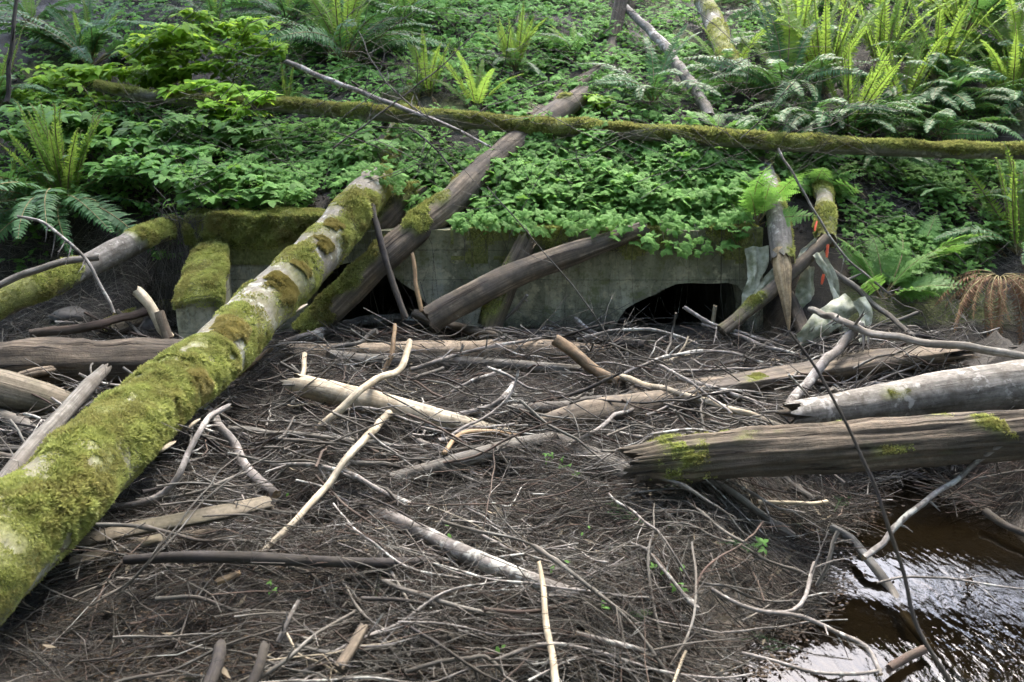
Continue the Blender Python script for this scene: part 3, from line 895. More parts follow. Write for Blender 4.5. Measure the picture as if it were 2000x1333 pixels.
# olive-brown moss cushions on it
def cushion(px, py, rad, n, seed):
    ctr = None
    best = 1e9
    for i in range(BV.shape[0]):
        for j in range(0, BV.shape[1]):
            p = Vector(BV[i, j]) - Vector((0, 0, CAMZ))
            dep = p.y * CT - p.z * ST
            u = p.x / dep * FPX + 1000; v = 666.5 - (p.z * CT + p.y * ST) / dep * FPX
            if BN[i, j][1] < 0.35 and (u - px) ** 2 + (v - py) ** 2 < best:
                best = (u - px) ** 2 + (v - py) ** 2; ctr = Vector(BV[i, j])
    dd = np.linalg.norm(BV - np.array(ctr), axis=2)
    for_n = np.vectorize(lambda a, b, c: nz(a * 9, b * 9, c * 9))(BV[..., 0], BV[..., 1], BV[..., 2])
    mm = np.clip(0.95 - (dd / rad) ** 2 * 0.9 + for_n * 1.3, 0, 1) * (dd < rad * 1.6)
    V = BV + BN * (0.012 * mm)[..., None]
    keepi = np.nonzero(mm.max(1) > 0)[0]
    i0, i1 = keepi.min(), keepi.max() + 1
    sub = V[i0:i1]; sm = mm[i0:i1]
    fuzz(sub, sm, n, 0.017, 'brown_moss', M['mossbrown'], big, seed, tintamp=0.25)
for k, (a, b, c, n_) in enumerate([(445, 642, 0.125, 9000), (385, 752, 0.10, 7000), (292, 728, 0.085, 5000), (555, 560, 0.12, 6500), (640, 478, 0.10, 3500), (655, 440, 0.07, 2500), (590, 530, 0.07, 2500)]):
    cushion(a, b, c, n_, 40 + k)
# bracket fungi on its underside
def bracket(px, py, d, r, tilt, parent):
    g = Geo()
    c = D(px, py, d)
    a = np.linspace(-0.15 * math.pi, 1.15 * math.pi, 22)
    rings = []
    for k, (rr, hh) in enumerate(((0.0, 0.30), (0.35, 0.27), (0.6, 0.2), (0.8, 0.14), (0.95, 0.06), (1.0, 0.0), (0.9, -0.06), (0.5, -0.10), (0.0, -0.14))):
        rings.append(np.stack([np.cos(a) * r * rr * (1 + 0.08 * np.sin(a * 5)), -np.sin(a) * r * rr * 0.9, np.full_like(a, hh * r)], 1))
    V = np.concatenate(rings); m_ = len(a)
    ct, st = math.cos(tilt), math.sin(tilt)
    V = np.stack([V[:, 0] * ct - V[:, 2] * st, V[:, 1], V[:, 0] * st + V[:, 2] * ct], 1) + np.array(c)
    Q = [(k * m_ + i, k * m_ + i + 1, (k + 1) * m_ + i + 1, (k + 1) * m_ + i) for k in range(8) for i in range(m_ - 1)]
    g.add(V, np.array(Q), None, 0.0, np.repeat([0.0, -0.1, 0.1, -0.15, 0.1, 0.25, 0.1, 0, 0], m_))
    o = g.build('bracket_fungus', M['fungus'], parent)
bracket(379, 829, 3.72, 0.042, 0.7, big)
bracket(328, 873, 3.45, 0.044, 0.55, big)
bracket(590, 602, 4.95, 0.045, 0.6, big)
bracket(688, 468, 5.72, 0.022, 0.1, big)

# the continuing piece behind, half buried in plants
log('mossy_log', 'short mossy upper log lying up the slope beyond the big mossy log', [T(750, 335, 0.0), T(770, 280, 0.0), T(788, 235, -0.01), T(808, 180, -0.03)], [0.19, 0.20, 0.19, 0.16], M['mossbark'], mossf=up_moss(0.1, 3), mossn=9000, thick=0.02, jag=(0.05, 0.05))

# the long mossy pole across the slope
def polemoss(p, n, s):
    q = nz(p[0] * 1.5, p[1] * 1.5, 3) + 0.5 * nz(p[0] * 6, p[1] * 6, p[2] * 6)
    return sstep(-0.2, 0.35, q * 0.8 + 0.75 * n[2] - 0.02 - 0.2 * n[1])
PL = [D(190, 170, 7.5), D(300, 190, 7.4), D(520, 205, 7.2), D(760, 225, 7.0), D(1050, 248, 6.85), D(1300, 264, 6.75), D(1600, 285, 6.6), D(1850, 295, 6.5), D(2150, 302, 6.4)]
log('mossy_pole', 'long thin mossy trunk lying level across the whole slope above the culvert', PL, [0.08, 0.10, 0.11, 0.118, 0.128, 0.128, 0.12, 0.115, 0.105], M['smooth'], sides=30, seg=0.05, rough=0.05,
    mossf=polemoss, mossn=48000, mosslen=0.016, thick=0.020, seed=9.1)
pole = LOGS['long thin mossy trunk lying level across the whole slope above the culvert'][0]

# leaning weathered logs
log('weathered_log', 'brown weathered log leaning from the left culvert opening up under the long mossy pole',
    [D(598, 655, 5.95), D(682, 569, 6.0), D(768, 488, 6.05), D(868, 408, 6.28), D(950, 330, 6.62), D(1050, 250, 7.1), D(1135, 188, 7.62)], [0.20, 0.215, 0.225, 0.235, 0.235, 0.235, 0.18], M['brownlog'], sides=40, ridge=0.08, jag=(0.05, 0.12),
    mossf=lambda p, n, s: sstep(0.0, 0.25, nz(p[0] * 5, p[1] * 5, p[2] * 5) + 0.5 * n[2] - 0.25 * n[0] - 0.05 - 0.9 * sstep(0.12, 0.3, s) + 0.6 * sstep(0.14, 0.0, abs(s - 0.33))),
    mossn=11000, mosslen=0.02, seed=2.7)
log('broken_log', 'short splintered log stub standing behind the leaning brown log', [D(700, 480, 6.25), D(752, 435, 6.3), D(812, 372, 6.42)], [0.2, 0.19, 0.14], M['rot'], sides=30, ridge=0.15, jag=(0.02, 0.10),
    mossf=up_moss(-0.2, 5), mossn=2500)
log('weathered_log', 'smooth brown-grey log leaning from the left opening against the middle of the headwall',
    [D(838, 626, 5.85), D(905, 588, 5.88), D(1000, 540, 5.93), D(1100, 502, 5.98), D(1180, 475, 6.02), D(1262, 446, 6.06)], [0.20, 0.195, 0.19, 0.175, 0.14, 0.12], M['brownlog'], sides=36, ridge=0.06, seed=6.3, jag=(0.03, 0.02))
log('rotten_post', 'rotten reddish post standing against the headwall behind the leaning grey log', [D(955, 640, 6.0), D(985, 560, 6.0), D(1028, 472, 6.02)], [0.20, 0.18, 0.15], M['rot'], sides=24, ridge=0.16, jag=(0, 0.07), mossf=up_moss(-0.35, 5, seed=3), mossn=900)
log('dead_log', 'rotten log pieces lying behind the upper end of the leaning brown log', [T(1035, 232, 0.05), T(1100, 190, 0.06), T(1172, 135, 0.06)], [0.13, 0.15, 0.10], M['rot'], ridge=0.15, jag=(0.06, 0.1))
log('dead_log', 'thinner decayed log lying just above the rotten log pieces', [T(1060, 205, 0.04), T(1105, 172, 0.04), T(1150, 142, 0.03)], [0.07, 0.07, 0.05], M['rot'], ridge=0.15, jag=(0.04, 0.04))

# logs at the left
log('mossy_log', 'half mossy log entering from the left edge below the drooping fern', [D(-60, 618, 4.9), D(60, 568, 5.15), D(150, 530, 5.45), D(250, 480, 5.8), D(345, 440, 6.15)], [0.175, 0.175, 0.17, 0.17, 0.16], M['smooth'], sides=36,
    mossf=lambda p, n, s: sstep(-0.1, 0.15, 0.5 * nz(p[0] * 5, p[1] * 5, p[2] * 5) + 0.5 * n[2] - 0.1 + 0.35 * (1 - sstep(0.35, 0.45, s)) - 0.55 * sstep(0.42, 0.5, s) * (1 - sstep(0.7, 0.78, s)) + 0.35 * sstep(0.72, 0.78, s)), mossn=18000, thick=0.02)
log('rotten_log', 'big rotten grey log with a knobbly top behind the mossy log at the left edge', [D(-70, 722, 4.75), D(60, 712, 4.8), D(180, 712, 4.85), D(300, 706, 4.9), D(420, 700, 5.0)], [0.30, 0.30, 0.29, 0.27, 0.25], M['rot'], sides=44, rough=0.12, ridge=0.10, jag=(0.05, 0.02), freq=5)
log('splintered_wood', 'flaking rotten bark slab on the left end of the big rotten grey log', [T(20, 742, 0.12), T(70, 728, 0.16), T(125, 722, 0.1)], [0.15, 0.17, 0.10], M['rotpale'], kind='plank', sides=20, rough=0.25, ridge=0.2, jag=(0.06, 0.06))
log('dark_log', 'dark cracked log under the rotten grey log at the left edge', [D(-60, 745, 4.25), D(60, 775, 4.3), D(145, 800, 4.4)], [0.19, 0.19, 0.16], M['plank'], sides=28, ridge=0.14, jag=(0, 0.06))
log('dead_branch', 'thick grey barkless branch leaning beside the big mossy log at the left edge', [D(-10, 965, 3.3), D(52, 888, 3.5), D(122, 812, 3.85), D(170, 758, 4.1), D(205, 722, 4.35)], [0.08, 0.085, 0.085, 0.08, 0.06], M['grey'], 'branch', sides=18, ridge=0.1, jag=(0, 0.05))
log('dead_branch', 'grey knotty root wood under the thick leaning branch at the left edge', [T(-20, 800, 0.05), T(40, 830, 0.1), T(75, 850, 0.08)], [0.05, 0.09, 0.06], M['grey'], 'branch', sides=16, ridge=0.15, rough=0.15)
log('mossy_plank', 'split board with mossy top lying below the wing wall', [T(215, 640, 0.10), T(330, 598, 0.12), T(452, 566, 0.14)], [0.16, 0.15, 0.13], M['plank'], 'plank', kind='plank', sides=20, ridge=0.06, jag=(0.05, 0.06), roll=0.5,
    mossf=lambda p, n, s: sstep(0.0, 0.4, nz(p[0] * 6, p[1] * 6, p[2] * 6) + 0.7 * n[2] - 0.1), mossn=5000, mosslen=0.01, thick=0.008)

# logs of the jam
log('debarked_log', 'pale cream debarked log in the middle of the jam', [T(578, 752, 0.13), T(650, 768, 0.12), T(740, 790, 0.11), T(830, 812, 0.08), T(920, 834, 0.05), T(1005, 852, 0.03)], [0.125, 0.14, 0.135, 0.125, 0.10, 0.07], M['pale'], sides=36, seg=0.04, ridge=0.04, rough=0.03, jag=(0.09, 0.03), seed=1.3)
log('flat_log', 'broad bleached rotten log lying level in front of the culvert', [T(560, 694, 0.03), T(700, 692, 0.04), T(900, 688, 0.05), T(1060, 686, 0.05), T(1165, 690, 0.03)], [0.15, 0.155, 0.16, 0.17, 0.12], M['rotpale'], sides=36, ridge=0.08, jag=(0.1, 0.12), seed=8.8)
log('dark_branch', 'dark grey level pole just below the bleached rotten log', [T(640, 694, 0.07), T(730, 705, 0.06), T(860, 706, 0.06), T(1000, 714, 0.06), T(1130, 724, 0.05), T(1190, 730, 0.04)], [0.085, 0.09, 0.085, 0.08, 0.075, 0.05], M['grey'], 'branch', sides=18, ridge=0.08)
log('weathered_log', 'weathered split log running right from the middle of the jam below the white fabric', [T(1235, 772, 0.04), T(1400, 752, 0.07), T(1560, 728, 0.11), T(1700, 706, 0.14), T(1870, 684, 0.12)], [0.15, 0.19, 0.22, 0.23, 0.13], M['brownlog'], sides=40, ridge=0.10, jag=(0.06, 0.18), kind='half', seed=5.5,
    mossf=up_moss(-0.75, 3, seed=9), mossn=2500)
log('grey_log', 'smooth grey barked log at the right edge above the dark decayed log', [D(1560, 812, 4.12), D(1680, 796, 4.18), D(1800, 776, 4.22), D(1900, 763, 4.22), D(2120, 738, 4.2)], [0.155, 0.20, 0.235, 0.255, 0.27], M['smooth'], sides=52, rough=0.03, ridge=0.03, jag=(0.12, 0), seed=3.9,
    mossf=lambda p, n, s: 0.7 * sstep(0.05, -0.06, (Vector(p) - D(1755, 770, 4.1)).length - 0.02 + 0.09 * nz(p[0] * 16, p[1] * 16, p[2] * 16) + 0.05 * nz(p[0] * 45, p[1] * 45, p[2] * 45)), thick=0.004, mossn=900, mosslen=0.012)
log('decayed_log', 'big dark decayed log at the right with a broken left end, over the stream', [D(1246, 905, 3.48), D(1320, 897, 3.5), D(1450, 886, 3.52), D(1600, 877, 3.52), D(1800, 862, 3.5), D(2150, 838, 3.42)], [0.16, 0.20, 0.212, 0.215, 0.215, 0.22], M['rot'], sides=84, seg=0.03, rough=0.08, ridge=0.17, jag=(0.14, 0), seed=7.7, ridgek=3.4,
    mossf=lambda p, n, s: max(0.75 * sstep(0.06, -0.08, (Vector(p) - D(1335, 893, 3.4)).length - 0.09 + 0.10 * nz(p[0] * 14, p[1] * 14, p[2] * 14)) * sstep(-0.5, 0.2, 0.3 + nz(p[0] * 25, p[1] * 25, p[2] * 25)), 0.55 * sstep(0.2, 0.6, nz(p[0] * 6, p[1] * 6, p[2] * 6 + 4) + 0.3 * nz(p[0] * 22, p[1] * 22, p[2] * 22)) * sstep(-0.4, 0.2, n[2])), thick=0.008, mossn=6500, mosslen=0.013)
log('dark_log', 'half hidden grey log under the jam left of the decayed log', [T(1095, 868, 0.05), T(1180, 905, 0.07), T(1270, 945, 0.06)], [0.10, 0.12, 0.11], M['grey'], sides=20, ridge=0.1, jag=(0.04, 0.04))
log('dead_log', 'brown log buried across the jam below the tan curved stick', [T(1060, 838, 0.04), T(1150, 812, 0.07), T(1280, 790, 0.07), T(1380, 770, 0.05)], [0.14, 0.16, 0.15, 0.1], M['brownlog'], sides=24, ridge=0.1, jag=(0.05, 0.05))
log('grey_log', 'grey bark log half sunk in the lower middle of the jam', [T(700, 985, 0.03), T(800, 1028, 0.06), T(900, 1078, 0.10), T(1000, 1120, 0.09), T(1130, 1165, 0.06)], [0.055, 0.06, 0.065, 0.062, 0.05], M['silver'], 'log', sides=18, ridge=0.06, rough=0.08)
log('grey_log', 'grey weathered log lying slantwise at the centre of the jam', [T(760, 935, 0.04), T(880, 905, 0.07), T(1000, 872, 0.07), T(1085, 852, 0.05)], [0.05, 0.07, 0.075, 0.05], M['grey'], sides=18, ridge=0.08)
log('black_branch', 'long black wet pole lying level in the lower left of the jam', [T(245, 1094, 0.12), T(360, 1088, 0.13), T(480, 1090, 0.13), T(600, 1096, 0.12), T(740, 1100, 0.11), T(860, 1096, 0.08)], [0.034, 0.039, 0.044, 0.042, 0.037, 0.03], M['black'], 'branch', sides=16, ridge=0.05)
log('old_board', 'splintered grey board poking out from under the big mossy log', [T(135, 1062, 0.09), T(270, 1032, 0.12), T(400, 1008, 0.14), T(524, 982, 0.16)], [0.055, 0.06, 0.065, 0.062], M['plank'], 'board', kind='plank', sides=20, ridge=0.12, jag=(0.03, 0.03), roll=0.5)
log('old_board', 'darker narrow board below the splintered grey board', [T(138, 1098, 0.05), T(230, 1072, 0.06), T(318, 1050, 0.07)], [0.04, 0.042, 0.04], M['plank'], 'board', kind='plank', sides=16, ridge=0.1, roll=0.4, jag=(0.02, 0.02))
log('rotten_log', 'rotten brown log chunk under the splintered grey board', [T(345, 1058, 0.02), T(410, 1055, 0.03), T(470, 1062, 0.01)], [0.07, 0.09, 0.06], M['rot'], sides=20, ridge=0.15, jag=(0.04, 0.04))

# upright trunks at the right
log('broken_tree', 'upright trunk with a pale splintered end hanging down in front of the white fabric', [T(1490, 320, 0.05), D(1510, 395, 6.3), D(1522, 450, 6.02), D(1527, 508, 5.85)], [0.14, 0.155, 0.16, 0.15], M['smooth'], sides=32, jag=(0, 0.05),
    mossf=lambda p, n, s: sstep(0.0, 0.3, nz(p[0] * 6, p[1] * 6, p[2] * 6) - 0.25 + 0.7 * n[0]), mossn=4000, thick=0.012)
bt = LOGS['upright trunk with a pale splintered end hanging down in front of the white fabric'][0]
log('splintered_end', None, [D(1524, 488, 5.87), D(1529, 530, 5.82), D(1534, 570, 5.79), D(1538, 610, 5.77), D(1541, 645, 5.76)], [0.115, 0.12, 0.085, 0.05, 0.012], M['splint'], sides=26, ridge=0.25, rough=0.12, parent=bt, point=(False, True), ridgek=2.4)
log('mossy_post', 'yellow-green mossy post leaning behind the white fabric at the right', [T(1605, 352, 0.05), D(1610, 400, 6.25), D(1615, 470, 6.02)], [0.10, 0.125, 0.13], M['mossbark'], sides=26, mossf=up_moss(0.45, 4, upw=0.1), mossn=6000, jag=(0, 0.03))
log('weathered_log', 'barkless log running down left from the mossy post to the right culvert opening', [D(1616, 466, 5.98), D(1560, 520, 5.92), D(1500, 575, 5.85), D(1410, 648, 5.75)], [0.09, 0.10, 0.105, 0.095], M['brownlog'], sides=24, ridge=0.08, mossf=up_moss(-0.55, 5), mossn=900)
log('grey_post', 'grey post standing in the debris behind the pale splintered end', [T(1572, 652, 0.0), D(1556, 610, 5.98), D(1540, 572, 6.02)], [0.11, 0.10, 0.07], M['brownlog'], 'post', sides=18, ridge=0.06)

# up the slope
log('snag', 'grey broken snag standing upright at the top of the slope', [T(1192, 125, -0.05), D(1200, 70, 9.1), D(1216, -15, 9.2)], [0.19, 0.17, 0.15], M['rot'], 'snag', sides=22, ridge=0.12, jag=(0, 0.05))
log('fallen_tree', 'thin grey trunk lying down the slope right of the snag', [T(1222, 14, 0.25), T(1290, 82, 0.25), T(1338, 150, 0.22), T(1388, 228, 0.15)], [0.08, 0.105, 0.11, 0.105], M['smooth'], sides=20, ridge=0.06, rough=0.06, wig=0.03)
log('fallen_tree', 'mossy upper trunk lying down the slope at the top right', [T(1372, 2, 0.3), T(1392, 40, 0.3), T(1412, 95, 0.28), T(1428, 145, 0.22)], [0.2, 0.2, 0.19, 0.17], M['mossbark'], sides=22, mossf=up_moss(0.0, 3), mossn=4000)
log('fallen_branch', 'long pale branch slanting across the long mossy pole', [D(560, 122, 7.3), D(640, 155, 7.05), D(740, 195, 6.9), D(860, 240, 6.66), D(960, 288, 6.5)], [0.05, 0.048, 0.045, 0.036, 0.018], M['silver'], 'branch', sides=12, rough=0.08, wig=0.02)
log('fallen_branch', 'dark branch lying in the ferns at the upper right edge', [T(1835, 95, 0.05), T(1880, 120, 0.05), T(1935, 145, 0.05)], [0.06, 0.055, 0.04], M['grey'], 'branch', sides=12)

# ------------------------------------------------------------------ branches traced one by one
def depth_of(p):
    return p.y * CT - (p.z - CAMZ) * ST

def P3(t, lift):
    if len(t) == 2: return T(t[0], t[1], lift + 0.03)
    return T(t[0], t[1], t[2] + 0.03) if t[2] < 1.2 else D(*t)

def add_twigs(g, P, rr, n, ln, seed, sides=4):
    r = random.Random(seed)
    n = int(n * 1.6 + 0.5)
    for k in range(n):
        i = r.randrange(max(1, len(P) // 5), len(P) - 1)
        t = (P[min(i + 1, len(P) - 1)] - P[i - 1]).normalized()
        side = t.cross(Vector((r.uniform(-1, 1), r.uniform(-1, 1), r.uniform(0.2, 1)))).normalized()
        d = (t * r.uniform(0.3, 1.0) + side * r.uniform(0.5, 1.0)).normalized()
        L = ln * r.uniform(0.4, 1.2)
        q = [P[i], P[i] + d * L * 0.5 + side * L * 0.05, P[i] + (d + side * r.uniform(-0.2, 0.3)).normalized() * L]
        pp, r2 = smooth_path(q, [rr[i] * 0.55, rr[i] * 0.4, 0.0012], 0.05, 0.006, seed + k)
        put_tube(g, pp, r2, sides=sides, cap=False)
        if len(pp) > 3 and r.random() < 0.7:                          # a second fork
            m_ = pp[len(pp) // 2]
            e = m_ + (d + Vector((r.uniform(-.8, .8), r.uniform(-.8, .8), r.uniform(-.5, .6)))).normalized() * L * 0.45
            put_tube(g, [m_, m_.lerp(e, .5) + side * L * .03, e], [r2[len(pp) // 2] * .8, 0.0014, 0.0008], sides=4, cap=False)

def branch(name, mat, label, d0, d1, pts, twigs=0, tl=0.2, wig=0.012, cat='branch', group=None, jag=0.012, lift=0.035):
    P = [P3(p, lift) for p in pts]
    ds = [depth_of(p) for p in P]
    n = len(P)
    rads = [max(0.0012, lerp(d0, d1, i / (n - 1)) * 0.5 * ds[i] / FPX) for i in range(n)]
    seed = rng.random() * 60
    pp, rr = smooth_path(P, rads, 0.035, wig, seed)
    g = Geo()
    thick = max(rads)
    put_tube(g, pp, rr, sides=14 if thick > 0.012 else (9 if thick > 0.006 else 6), rough=0.17, ridge=0.16 if thick > 0.01 else 0.06, jag=(jag if thick > 0.01 else 0, jag if thick > 0.01 else 0), seed=seed, freq=14, capmi=1)
    if twigs: add_twigs(g, pp, rr, twigs, tl, int(seed * 10))
    o = g.build(name, [M[mat], M['splint' if mat in ('pale', 'tan', 'silver') else mat]])
    return tag(o, label, cat, group)

